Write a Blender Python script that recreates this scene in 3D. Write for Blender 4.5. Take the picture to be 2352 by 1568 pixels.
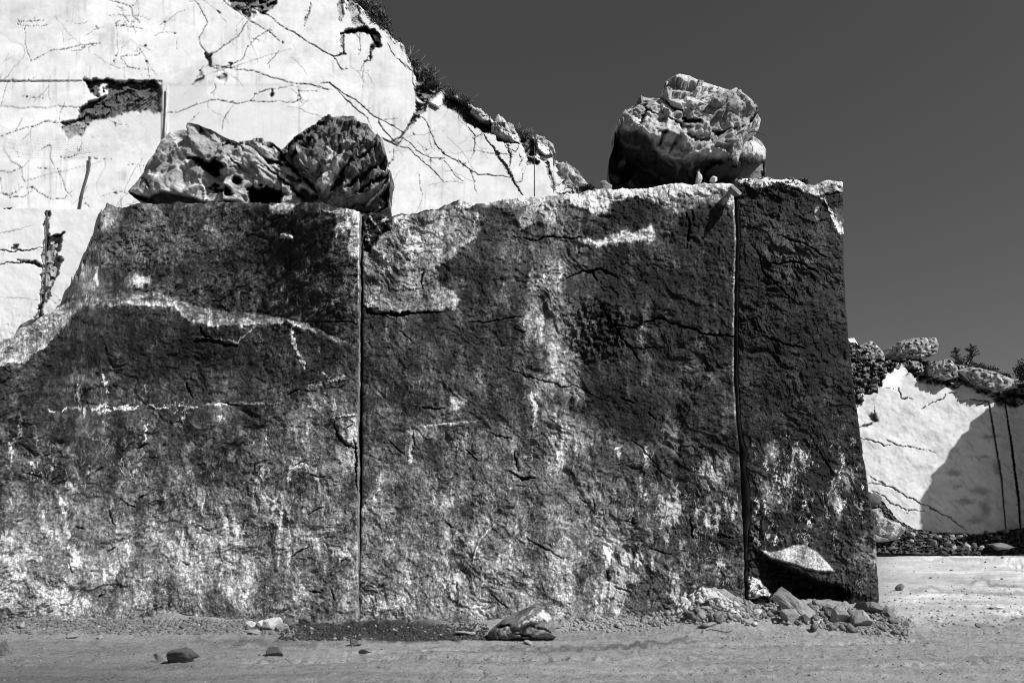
import bpy, bmesh, math, random
import numpy as np
from mathutils import Vector

for o in list(bpy.data.objects):
    bpy.data.objects.remove(o)
SC = bpy.context.scene
COL = SC.collection
R = math.radians

# ------------------------------------------------------------------ camera
# A level shift lens 1.7 m above the quarry road. Reference outlines below are
# written in the 2352 px wide frame of the photograph.
FD, CX, HZ, EYE = 1829.3, 1176.0, 1204.0, 1.7
cam = bpy.data.cameras.new('camera')
cam.lens = 28.0
cam.sensor_width = 36.0
cam.shift_y = (HZ - 784.0) / 2352.0
cam.clip_end = 5000
camo = bpy.data.objects.new('camera', cam)
camo.location = (0, 0, EYE)
camo.rotation_euler = (R(90), 0, 0)
COL.objects.link(camo)
SC.camera = camo

# ------------------------------------------------------------------ light
SUN = Vector((0.60, -0.40, 0.69)).normalized()      # direction towards the sun
elev = math.asin(SUN.z)
azim = math.atan2(SUN.x, SUN.y)
world = bpy.data.worlds.new('World')
SC.world = world
world.use_nodes = True
wn, wl = world.node_tree.nodes, world.node_tree.links
wn.clear()
sky = wn.new('ShaderNodeTexSky')
sky.sky_type = 'NISHITA'
sky.sun_disc = False
sky.sun_elevation = elev
sky.sun_rotation = azim
sky.altitude = 800
sky.air_density = 1.0
sky.dust_density = 3.0
sky.ozone_density = 1.0
sep = wn.new('ShaderNodeSeparateColor')             # black and white through a red filter
bg = wn.new('ShaderNodeBackground')
bg.inputs['Strength'].default_value = 0.05
wout = wn.new('ShaderNodeOutputWorld')
wl.new(sky.outputs['Color'], sep.inputs['Color'])
wl.new(sep.outputs['Red'], bg.inputs['Color'])
wl.new(bg.outputs['Background'], wout.inputs['Surface'])
sl = bpy.data.lights.new('sun', 'SUN')
sl.energy = 4.6
sl.angle = R(0.5)
sl.color = (1, 1, 1)
so = bpy.data.objects.new('sun', sl)
so.rotation_euler = SUN.to_track_quat('Z', 'Y').to_euler()
so.location = (30, -20, 40)
COL.objects.link(so)
SC.view_settings.view_transform = 'Standard'
SC.view_settings.look = 'None'
SC.view_settings.exposure = 0.3
SC.view_settings.gamma = 1.0
SC.view_settings.use_curve_mapping = False
SC.cycles.max_bounces = 4
SC.cycles.diffuse_bounces = 1
SC.cycles.filter_width = 1.0

# ------------------------------------------------------------------ noise (numpy)
def _h(ix, iy, iz, seed):
    with np.errstate(over='ignore'):
        h = (ix.astype(np.int64).astype(np.uint32) * np.uint32(0x8da6b343)) ^ \
            (iy.astype(np.int64).astype(np.uint32) * np.uint32(0xd8163841)) ^ \
            (iz.astype(np.int64).astype(np.uint32) * np.uint32(0xcb1ab31f)) ^ np.uint32((seed * 0x9e3779b1) & 0xffffffff)
        h ^= h >> np.uint32(15); h *= np.uint32(0x2c1b3c6d)
        h ^= h >> np.uint32(12); h *= np.uint32(0x297a2d39)
        h ^= h >> np.uint32(15)
    return h

def _u(h, k):
    with np.errstate(over='ignore'):
        g = (h + np.uint32(k)) * np.uint32(0x85ebca6b)
        g ^= g >> np.uint32(13); g *= np.uint32(0xc2b2ae35); g ^= g >> np.uint32(16)
    return g.astype(np.float32) / np.float32(4294967295.0)

_ANG = np.linspace(0, 2*np.pi, 256, endpoint=False)
_GX, _GY = np.cos(_ANG).astype(np.float32), np.sin(_ANG).astype(np.float32)
Z0 = np.zeros(1, np.int64)

def perlin2(x, y, seed=0):
    xi, yi = np.floor(x), np.floor(y)
    fx, fy = (x - xi).astype(np.float32), (y - yi).astype(np.float32)
    xi, yi = xi.astype(np.int64), yi.astype(np.int64)
    u = fx*fx*fx*(fx*(fx*6-15)+10); v = fy*fy*fy*(fy*(fy*6-15)+10)
    def c(dx, dy):
        k = (_h(xi+dx, yi+dy, Z0, seed) & np.uint32(255)).astype(np.intp)
        return _GX[k]*(fx-dx) + _GY[k]*(fy-dy)
    a = c(0, 0); a += u*(c(1, 0)-a)
    b = c(0, 1); b += u*(c(1, 1)-b)
    return (a + v*(b-a))*1.4

def fbm2(x, y, o=4, seed=0, gain=.5, lac=2.03):
    s = 0; a = 1.0
    for i in range(o):
        s = s + a*perlin2(x, y, seed+i*17)
        x = x*lac+5.2; y = y*lac-3.1; a *= gain
    return s

def ridge2(x, y, o=4, seed=0, gain=.5):
    s = 0; a = 1.0
    for i in range(o):
        s = s + a*(1-2*np.abs(perlin2(x, y, seed+i*13)))
        x = x*2.07+1.7; y = y*2.07+9.2; a *= gain
    return s

def perlin3(x, y, z, seed=0):
    xi, yi, zi = np.floor(x), np.floor(y), np.floor(z)
    fx, fy, fz = x-xi, y-yi, z-zi
    xi, yi, zi = xi.astype(np.int64), yi.astype(np.int64), zi.astype(np.int64)
    f = lambda t: t*t*t*(t*(t*6-15)+10)
    u, v, w = f(fx), f(fy), f(fz)
    def c(dx, dy, dz):
        h = _h(xi+dx, yi+dy, zi+dz, seed)
        return ((_u(h, 1)*2-1)*(fx-dx) + (_u(h, 2)*2-1)*(fy-dy) + (_u(h, 3)*2-1)*(fz-dz))
    l = lambda a, b, t: a+t*(b-a)
    return l(l(l(c(0,0,0), c(1,0,0), u), l(c(0,1,0), c(1,1,0), u), v),
             l(l(c(0,0,1), c(1,0,1), u), l(c(0,1,1), c(1,1,1), u), v), w)*1.3

def fbm3(p, o=4, seed=0, gain=.5):
    s = 0; a = 1.0; p = p.copy()
    for i in range(o):
        s = s + a*perlin3(p[:, 0], p[:, 1], p[:, 2], seed+i*19)
        p = p*2.03+3.7; a *= gain
    return s

def facet2(x, y, seed=0, jit=.9):
    """chipped stone: every Voronoi cell is its own tilted plane. -> height, edge distance, cell value"""
    xi, yi = np.floor(x).astype(np.int64), np.floor(y).astype(np.int64)
    b1 = np.full(x.shape, 9., np.float32); b2 = b1.copy()
    ht = np.zeros(x.shape, np.float32); cv = ht.copy()
    for dx in (-1, 0, 1):
        for dy in (-1, 0, 1):
            h = _h(xi+dx, yi+dy, Z0, seed)
            ex = (x-(xi+dx+.5+(_u(h, 1)-.5)*jit)).astype(np.float32)
            ey = (y-(yi+dy+.5+(_u(h, 2)-.5)*jit)).astype(np.float32)
            d = ex*ex+ey*ey
            m = d < b1
            b2 = np.where(m, b1, np.minimum(b2, d))
            pl = ex*(_u(h, 3)*2-1) + ey*(_u(h, 4)*2-1) + (_u(h, 5)-.5)*.6
            ht = np.where(m, pl, ht); cv = np.where(m, _u(h, 6), cv)
            b1 = np.where(m, d, b1)
    return ht, np.sqrt(b2)-np.sqrt(b1), cv

def facet3(p, seed=0):
    x, y, z = p[:, 0], p[:, 1], p[:, 2]
    xi, yi, zi = (np.floor(t).astype(np.int64) for t in (x, y, z))
    b1 = np.full(x.shape, 9.); ht = np.zeros(x.shape)
    for dx in (-1, 0, 1):
        for dy in (-1, 0, 1):
            for dz in (-1, 0, 1):
                h = _h(xi+dx, yi+dy, zi+dz, seed)
                ex = x-(xi+dx+_u(h, 1)); ey = y-(yi+dy+_u(h, 2)); ez = z-(zi+dz+_u(h, 7))
                d = ex*ex+ey*ey+ez*ez
                m = d < b1
                pl = ex*(_u(h, 3)*2-1)+ey*(_u(h, 4)*2-1)+ez*(_u(h, 8)*2-1)+(_u(h, 5)-.5)*.6
                ht = np.where(m, pl, ht); b1 = np.where(m, d, b1)
    return ht

def sstep(a, b, x):
    t = np.clip((x-a)/(b-a), 0, 1)
    return t*t*(3-2*t)

def lin(pts, x):
    p = np.array(pts, float)
    return np.interp(x, p[:, 0], p[:, 1])

def A(v, k=.78):
    """surface albedo that reads as grey v in full sun on this face"""
    return float(np.clip((v**2.2)/k, .012, .86))

def pt(x, y, Y):
    x, y, Y = np.asarray(x, float), np.asarray(y, float), np.asarray(Y, float)
    return np.stack(np.broadcast_arrays((x-CX)/FD*Y, Y, EYE+(HZ-y)/FD*Y), -1)

# ------------------------------------------------------------------ painting of stains, chips and cracks onto a sheet
class Sheet:
    """tone (albedo), h (metres towards the viewer), speck (white lime deposit) on a grid of reference pixels"""
    def __init__(s, x, y, tone, warp=10, wf=34., seed=0):
        s.x, s.y = x.astype(np.float32), y.astype(np.float32)
        s.h = np.zeros(x.shape, np.float32); s.tone = np.full(x.shape, tone, np.float32)
        s.speck = np.zeros(x.shape, np.float32)
        s.wx = s.x + warp*fbm2(s.x/wf, s.y/wf, 5, seed+1, .6)
        s.wy = s.y + warp*fbm2(s.x/wf, s.y/wf, 5, seed+2, .6)
    def _put(s, w, tone, h, speck, sl=slice(None)):
        if tone is not None: s.tone[sl] += (tone-s.tone[sl])*w
        if h: s.h[sl] += h*w
        if speck is not None: s.speck[sl] += (speck-s.speck[sl])*w
    def blob(s, x, y, rx, ry, tone=None, soft=.5, k=1., h=0, speck=None, rot=0):
        dx, dy = s.wx-x, s.wy-y
        if rot:
            c, n = math.cos(R(rot)), math.sin(R(rot))
            dx, dy = dx*c+dy*n, -dx*n+dy*c
        d = np.sqrt((dx/rx)**2+(dy/ry)**2)
        s._put(k*sstep(1+soft, 1-soft, d), tone, h, speck)
    def poly(s, pts, tone=None, soft=3., k=1., h=0, speck=None, warp=True, fh=None):
        x, y = (s.wx, s.wy) if warp else (s.x, s.y)
        p = np.array(pts, float); q = np.roll(p, -1, 0)
        b = ((p.min(0)-25-soft), (p.max(0)+25+soft))
        m = (s.x > b[0][0]) & (s.x < b[1][0]) & (s.y > b[0][1]) & (s.y < b[1][1])
        xx, yy = x[m], y[m]
        ins = np.zeros(xx.shape, bool); dd = np.full(xx.shape, 1e9)
        for (x0, y0), (x1, y1) in zip(p, q):
            if y0 != y1:
                c = ((y0 > yy) != (y1 > yy)) & (xx < (x1-x0)*(yy-y0)/(y1-y0)+x0)
                ins ^= c
            L = (x1-x0)**2+(y1-y0)**2+1e-9
            t = np.clip(((xx-x0)*(x1-x0)+(yy-y0)*(y1-y0))/L, 0, 1)
            dd = np.minimum(dd, (xx-x0-t*(x1-x0))**2+(yy-y0-t*(y1-y0))**2)
        sd = np.where(ins, 1, -1)*np.sqrt(dd)
        w = np.zeros(s.x.shape, np.float32)
        w[m] = k*sstep(-soft, soft, sd)
        s._put(w, tone, h, speck); s.lastw = w
        return w
    def line(s, pts, wd, tone=None, soft=1.2, k=1., h=0, speck=None, jit=2.5, seed=5, taper=True, fr=True):
        if h < -.03 and fr:
            rc = random.Random(int(pts[0][0]*13+pts[0][1]*7)); q = [tuple(map(float, v)) for v in pts]
            w_ = [wd*.75]*len(q) if np.isscalar(wd) else [v*.85 for v in wd]
            if taper: w_[0] *= .3; w_[-1] *= .2
            for it in range(4):
                P_, W_ = [q[0]], [w_[0]]
                for i in range(len(q)-1):
                    a, b = q[i], q[i+1]; L_ = math.hypot(b[0]-a[0], b[1]-a[1])
                    if L_ > 4:
                        o_ = rc.gauss(0, .07)*L_
                        P_.append(((a[0]+b[0])/2-(b[1]-a[1])/L_*o_, (a[1]+b[1])/2+(b[0]-a[0])/L_*o_)); W_.append((w_[i]+w_[i+1])/2*rc.uniform(.35, 1.5))
                    P_.append(b); W_.append(w_[i+1])
                q, w_ = P_, W_
            pts, wd, jit = q, w_, min(jit, 2.)
        p = np.array(pts, float)
        wmax = wd if np.isscalar(wd) else max(wd)
        mg = wmax+soft+jit*2+4
        m = (s.x > p[:, 0].min()-mg) & (s.x < p[:, 0].max()+mg) & (s.y > p[:, 1].min()-mg) & (s.y < p[:, 1].max()+mg)
        if not m.any(): return
        gx, gy = s.x[m], s.y[m]
        xx = gx+jit*fbm2(gx/9, gy/9, 3, seed); yy = gy+jit*fbm2(gx/9, gy/9, 3, seed+50)
        best = np.full(xx.shape, 1e9); n = len(p)-1
        for i in range(n):
            (x0, y0), (x1, y1) = p[i], p[i+1]
            w0, w1 = (wd, wd) if np.isscalar(wd) else (wd[i], wd[i+1])
            if np.isscalar(wd) and taper:
                w0 = wd*(.25 if i == 0 else 1); w1 = wd*(.25 if i == n-1 else 1)
            L = (x1-x0)**2+(y1-y0)**2+1e-9
            t = np.clip(((xx-x0)*(x1-x0)+(yy-y0)*(y1-y0))/L, 0, 1)
            d = np.sqrt((xx-x0-t*(x1-x0))**2+(yy-y0-t*(y1-y0))**2)-(w0+(w1-w0)*t)*(.75+.5*perlin2(gx/5, gy/5, 3))
            best = np.minimum(best, d)
        w = np.zeros(s.x.shape, np.float32)
        w[m] = k*sstep(soft, -soft*.4, best)
        s._put(w, tone, h, speck)

# ------------------------------------------------------------------ mesh helpers
def link(name, me, mat=None, parent=None):
    o = bpy.data.objects.new(name, me)
    if mat: me.materials.append(mat)
    COL.objects.link(o)
    if parent: o.parent = parent
    return o

def tag(o, label=None, cat=None, group=None, kind=None):
    if label: o['label'] = label
    if cat: o['category'] = cat
    if group: o['group'] = group
    if kind: o['kind'] = kind
    return o

def from_arrays(name, V, faces4, attrs=None, smooth=True, origin=None, tris=None):
    V = np.asarray(V, np.float64).reshape(-1, 3)
    if origin is not None: V = V-np.array(origin)
    me = bpy.data.meshes.new(name)
    F = np.asarray(faces4, np.int64).reshape(-1, 4) if faces4 is not None and len(faces4) else np.zeros((0, 4), np.int64)
    T = np.asarray(tris, np.int64).reshape(-1, 3) if tris is not None and len(tris) else np.zeros((0, 3), np.int64)
    me.vertices.add(len(V)); me.vertices.foreach_set('co', V.ravel().astype(np.float32))
    me.loops.add(F.size+T.size)
    me.loops.foreach_set('vertex_index', np.concatenate([F.ravel(), T.ravel()]).astype(np.int32))
    me.polygons.add(len(F)+len(T))
    st = np.concatenate([np.arange(len(F))*4, F.size+np.arange(len(T))*3])
    me.polygons.foreach_set('loop_start', st.astype(np.int32))
    if smooth: me.polygons.foreach_set('use_smooth', np.ones(len(F)+len(T), bool))
    for k, a in (attrs or {}).items():
        at = me.attributes.new(k, 'FLOAT', 'POINT')
        at.data.foreach_set('value', np.asarray(a, np.float32).ravel())
    me.update(calc_edges=True); me.validate()
    return me

def gridf(r, c, off=0, flip=False):
    i = np.arange(r*c).reshape(r, c)+off
    q = np.stack([i[:-1, :-1], i[:-1, 1:], i[1:, 1:], i[1:, :-1]], -1).reshape(-1, 4)
    return q[:, ::-1] if flip else q

class Multi:
    def __init__(s): s.V = []; s.F = []; s.A = {}; s.n = 0
    def add(s, P, attrs, flip=False):
        r, c = P.shape[:2]
        s.V.append(P.reshape(-1, 3)); s.F.append(gridf(r, c, s.n, flip)); s.n += r*c
        for k, a in attrs.items(): s.A.setdefault(k, []).append(np.broadcast_to(a, (r, c)).ravel())
    def mesh(s, name, origin=None):
        return from_arrays(name, np.concatenate(s.V), np.concatenate(s.F), {k: np.concatenate(a) for k, a in s.A.items()}, True, origin)

_ICO = {}
def ico(n):
    if n not in _ICO:
        bm = bmesh.new(); bmesh.ops.create_icosphere(bm, subdivisions=n, radius=1)
        bm.verts.ensure_lookup_table()
        _ICO[n] = (np.array([v.co[:] for v in bm.verts]), np.array([[v.index for v in f.verts] for f in bm.faces]))
        bm.free()
    return _ICO[n]

def tube(paths, rad, sides=6):
    """paths: list of (n,3) arrays, rad scalar or list -> V, quads, tris"""
    V = []; F = []; n0 = 0
    for k, P in enumerate(paths):
        P = np.asarray(P, float); n = len(P)
        r = rad[k] if isinstance(rad, (list, tuple)) else rad
        r = np.broadcast_to(np.asarray(r, float), (n,))
        T = np.gradient(P, axis=0); T /= np.linalg.norm(T, axis=1)[:, None]+1e-9
        ref = np.where(np.abs(T[:, 2:3]) > .9, np.array([[1., 0, 0]]), np.array([[0, 0, 1.]]))
        U = np.cross(T, ref); U /= np.linalg.norm(U, axis=1)[:, None]+1e-9
        W = np.cross(T, U)
        a = np.linspace(0, 2*np.pi, sides, endpoint=False)
        ring = P[:, None]+r[:, None, None]*(np.cos(a)[None, :, None]*U[:, None]+np.sin(a)[None, :, None]*W[:, None])
        V.append(ring.reshape(-1, 3))
        i = np.arange(n*sides).reshape(n, sides)+n0
        j = np.roll(i, -1, 1)
        F.append(np.stack([i[:-1], j[:-1], j[1:], i[1:]], -1).reshape(-1, 4))
        n0 += n*sides
        V.append(P[[0, -1]])
        n0 += 2
        cap = [(n0-2, b, a_, a_) for a_, b in zip(i[0], j[0])] + [(n0-1, a_, b, b) for a_, b in zip(i[-1], j[-1])]
        F.append(np.array([[c[0], c[1], c[2], c[2]] for c in cap]))
    F = np.concatenate(F); t = F[:, 2] == F[:, 3]
    return np.concatenate(V), F[~t], F[t][:, :3]

# ------------------------------------------------------------------ materials
def mat_stone(name, tone=None, scale=1., var=.5, speck=False, bump=.5, rough=.75, vein=0., spec=.3, fine=70., pits=0., grit=0.):
    m = bpy.data.materials.new(name); m.use_nodes = True
    n, l = m.node_tree.nodes, m.node_tree.links
    n.clear()
    out = n.new('ShaderNodeOutputMaterial'); b = n.new('ShaderNodeBsdfPrincipled')
    l.new(b.outputs[0], out.inputs[0])
    b.inputs['Roughness'].default_value = rough
    b.inputs['Specular IOR Level'].default_value = spec
    tc = n.new('ShaderNodeTexCoord')
    def noise(sc, det=6, r=.6, vec=None, dist=0.):
        t = n.new('ShaderNodeTexNoise'); t.inputs['Scale'].default_value = sc*scale
        t.inputs['Detail'].default_value = det; t.inputs['Roughness'].default_value = r
        t.inputs['Distortion'].default_value = dist
        l.new(vec or tc.outputs['Object'], t.inputs['Vector']); return t.outputs['Fac']
    def mth(op, a, b_=None, c=None, clamp=False):
        t = n.new('ShaderNodeMath'); t.operation = op; t.use_clamp = clamp
        for i, v in enumerate((a, b_, c)):
            if v is None: continue
            if isinstance(v, (int, float)): t.inputs[i].default_value = v
            else: l.new(v, t.inputs[i])
        return t.outputs[0]
    def rng(v, a, b_, c, d, smooth=False):
        t = n.new('ShaderNodeMapRange'); t.clamp = True
        if smooth: t.interpolation_type = 'SMOOTHSTEP'
        for i, q in enumerate((v, a, b_, c, d)):
            if isinstance(q, (int, float)): t.inputs[i].default_value = q
            else: l.new(q, t.inputs[i])
        return t.outputs[0]
    if tone is None:
        at = n.new('ShaderNodeAttribute'); at.attribute_name = 'tone'; base = at.outputs['Fac']
    else:
        v = n.new('ShaderNodeValue'); v.outputs[0].default_value = tone; base = v.outputs[0]
    n1 = noise(2.2, 8, .68); n2 = noise(14., 5, .7)
    k = mth('MULTIPLY', rng(n1, .3, .7, 1-var, 1+var), rng(n2, .28, .72, 1-var*.7, 1+var*.7))
    col = mth('MULTIPLY', base, k)
    if grit:
        col = mth('MULTIPLY', col, rng(noise(42., 4, .75), .32, .68, 1-grit, 1+grit*1.2))
    if vein:
        wv = noise(3.0, 4, .5, dist=1.2)
        d = mth('ABSOLUTE', mth('SUBTRACT', wv, .5))
        col = mth('MULTIPLY', col, rng(d, 0, .03, 1-vein, 1))
    if pits:
        pn = mth('ADD', noise(17., 4, .65), mth('MULTIPLY', mth('SUBTRACT', noise(.6, 3, .6), .5), .35))
        col = mth('MULTIPLY', col, rng(pn, .58, .66, 1, 1-pits, True))
        col = mth('MULTIPLY', col, rng(pn, .34, .42, 1+pits*.5, 1, True))
    if speck:
        a2 = n.new('ShaderNodeAttribute'); a2.attribute_name = 'speck'
        mp = n.new('ShaderNodeMapping'); mp.inputs['Scale'].default_value = (1, 1, .45)
        l.new(tc.outputs['Object'], mp.inputs['Vector'])
        cl = noise(1.6, 3, .5, mp.outputs[0]); fi = noise(11., 7, .66, mp.outputs[0], .8)
        rd = mth('SUBTRACT', .5, mth('ABSOLUTE', mth('SUBTRACT', fi, .5)))      # thin curly deposits
        v = mth('ADD', mth('MULTIPLY', fi, .65), mth('MULTIPLY', rd, .35))
        v = mth('ADD', v, mth('MULTIPLY', mth('SUBTRACT', cl, .5), .55))
        th = rng(a2.outputs['Fac'], 0, 1, .76, .40)
        mk = rng(mth('SUBTRACT', v, th), 0, .05, 0, 1, True)
        f2 = noise(30., 4, .7, mp.outputs[0], .5)
        v2 = mth('ADD', f2, mth('MULTIPLY', mth('SUBTRACT', cl, .5), .3))
        mk = mth('MAXIMUM', mk, rng(mth('SUBTRACT', v2, rng(a2.outputs['Fac'], 0, 1, .86, .54)), 0, .04, 0, 1, True))
        fc = noise(7., 6, .62, mp.outputs[0], 1.1)
        curl = rng(mth('ABSOLUTE', mth('SUBTRACT', fc, .5)), .004, .016, 1, 0, True)
        cm = mth('MULTIPLY', rng(noise(5., 3, .6), .46, .56, 0, 1, True), rng(a2.outputs['Fac'], .2, .5, 0, .9))
        mk = mth('MAXIMUM', mk, mth('MULTIPLY', curl, cm))
        dep = rng(fi, .42, .72, .38, .82)
        col = mth('ADD', mth('MULTIPLY', col, mth('SUBTRACT', 1, mk)), mth('MULTIPLY', dep, mk))
    col = mth('MINIMUM', mth('MAXIMUM', col, .006), .88)
    l.new(col, b.inputs['Base Color'])
    bp = n.new('ShaderNodeBump'); bp.inputs['Strength'].default_value = bump; bp.inputs['Distance'].default_value = .03
    l.new(noise(fine*.35, 8, .7), bp.inputs['Height'])
    l.new(bp.outputs[0], b.inputs['Normal'])
    return m

M_FACE = mat_stone('weathered_marble', None, 1., .5, True, .8, .66, spec=.14, fine=70, grit=.42)
M_CLIFF = mat_stone('sawn_white_marble', None, .5, .06, False, .12, .8, spec=.2, fine=30)
M_BOUL = mat_stone('rough_marble', None, 1.2, .38, False, .9, .75, fine=70, grit=.45)
M_FAR = mat_stone('far_marble', None, .35, .14, False, .4, .85, fine=20)
M_GROUND = mat_stone('dusty_ground', None, 1.6, .12, False, .9, .9, spec=.15, fine=60, pits=.5, grit=.3)
M_PALE = mat_stone('pale_stone', .30, 4, .3, False, .7, .85, grit=.45)
M_WHITE = mat_stone('white_stone', .52, 4, .15, False, .5, .85, grit=.45)
M_GREY = mat_stone('grey_stone', .16, 4, .4, False, .7, .85, grit=.45)
M_DARK = mat_stone('dark_stone', .09, 4, .5, False, .8, .7, grit=.45)
M_SOIL = mat_stone('dark_soil', .05, 3, .6, False, 1., .95)

def mat_plain(name, v, rough=.6, metal=0.):
    m = bpy.data.materials.new(name); m.use_nodes = True
    n, l = m.node_tree.nodes, m.node_tree.links
    b = n['Principled BSDF']
    b.inputs['Roughness'].default_value = rough; b.inputs['Metallic'].default_value = metal
    t = n.new('ShaderNodeTexNoise'); t.inputs['Scale'].default_value = 9; t.inputs['Detail'].default_value = 5
    r = n.new('ShaderNodeMapRange')
    for i, q in enumerate((.3, .7, v*.6, v*1.4)): r.inputs[i+1].default_value = q
    l.new(t.outputs['Fac'], r.inputs[0]); l.new(r.outputs[0], b.inputs['Base Color'])
    return m
M_IRON = mat_plain('rusted_iron', .05, .7)
M_PIPE = mat_plain('pale_pipe', .45, .5)
M_LEAF = mat_plain('dark_foliage', .045, .6)
M_TWIG = mat_plain('bark', .07, .85)
M_STRAW = mat_plain('dry_straw', .3, .8)
M_INK = mat_plain('dark_paint', .03, .7)
M_WIRE = mat_plain('steel_wire', .3, .5)

# ------------------------------------------------------------------ ground
def gz(X, Y):
    X = np.asarray(X, float); Y = np.asarray(Y, float)
    z = .05*fbm2(X*.35, Y*.35, 3, 91)*sstep(7, 9, Y)
    near = sstep(11.9, 13.6, Y)*sstep(19, 14.5, Y)*sstep(7.6, 6.2, X)
    z = z + near*(.13+.08*fbm2(X*1.1, Y*1.1, 3, 92))
    def mound(x, y, rx, ry, h):
        d = ((X-x)/rx)**2+((Y-y)/ry)**2
        return h*np.exp(-d*1.3)*(1+.2*fbm2(X*2.5, Y*2.5, 3, 93))+.10*d.clip(0, 1)*0
    z = z + mound(3.3, 13.3, .62, .7, .45) + mound(4.6, 13.2, 1.3, .8, .22) + mound(5.9, 13.1, .9, .7, .18) + mound(-7.9, 13.2, .9, .6, .22)
    z = z + .012*fbm2(X*3.5, Y*3.5, 3, 94)
    for (x0, y0, x1, y1, w, dep) in ((-2.4, 10.55, 6, 11.6, .10, .03), (-3.2, 9.9, 5, 10.45, .13, .03), (2, 9.2, 9, 10.3, .12, .025), (-8, 10.2, 1, 10.0, .15, .02), (9.5, 12, 24, 38, .5, .05), (11.5, 12, 27, 38, .5, .05)):
        L = math.hypot(x1-x0, y1-y0)
        t = np.clip(((X-x0)*(x1-x0)+(Y-y0)*(y1-y0))/L**2, 0, 1)
        d = np.hypot(X-x0-t*(x1-x0), Y-y0-t*(y1-y0))
        z = z - dep*np.exp(-(d/w)**2)*(1+1.6*fbm2(X*6, Y*9, 3, 95))
    fine = sstep(30, 10, Y)
    clod = np.maximum(0, fbm2(X*9, Y*9, 3, 70, .6)-.25)
    z = z + fine*(.007*fbm2(X*8, Y*8, 4, 71, .65)+.03*clod*sstep(11.2, 12.6, Y)+.012*clod)
    return z + .10*fbm2(X*.12, Y*.25, 3, 75)*sstep(16, 26, Y)

def ray_ground(x, y):
    """first ground point along the sight line through (x,y)"""
    x, y = np.atleast_1d(np.asarray(x, float)), np.atleast_1d(np.asarray(y, float))
    Yf = FD*EYE/(y-HZ)
    t = np.linspace(.5, 1.06, 150)[None]
    Ys = Yf[:, None]*t
    X = (x[:, None]-CX)/FD*Ys
    d = EYE+(HZ-y[:, None])/FD*Ys-gz(X, Ys)
    i = np.argmax(d < 0, 1); i = np.where(d.min(1) < 0, np.maximum(i, 1), 149)
    r = np.arange(len(x))
    d0, d1 = d[r, i-1], d[r, i]
    k = np.clip(d0/(d0-d1+1e-9), 0, 1)
    Y = Ys[r, i-1]+(Ys[r, i]-Ys[r, i-1])*k
    return (x-CX)/FD*Y, Y, EYE+(HZ-y)/FD*Y

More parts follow.
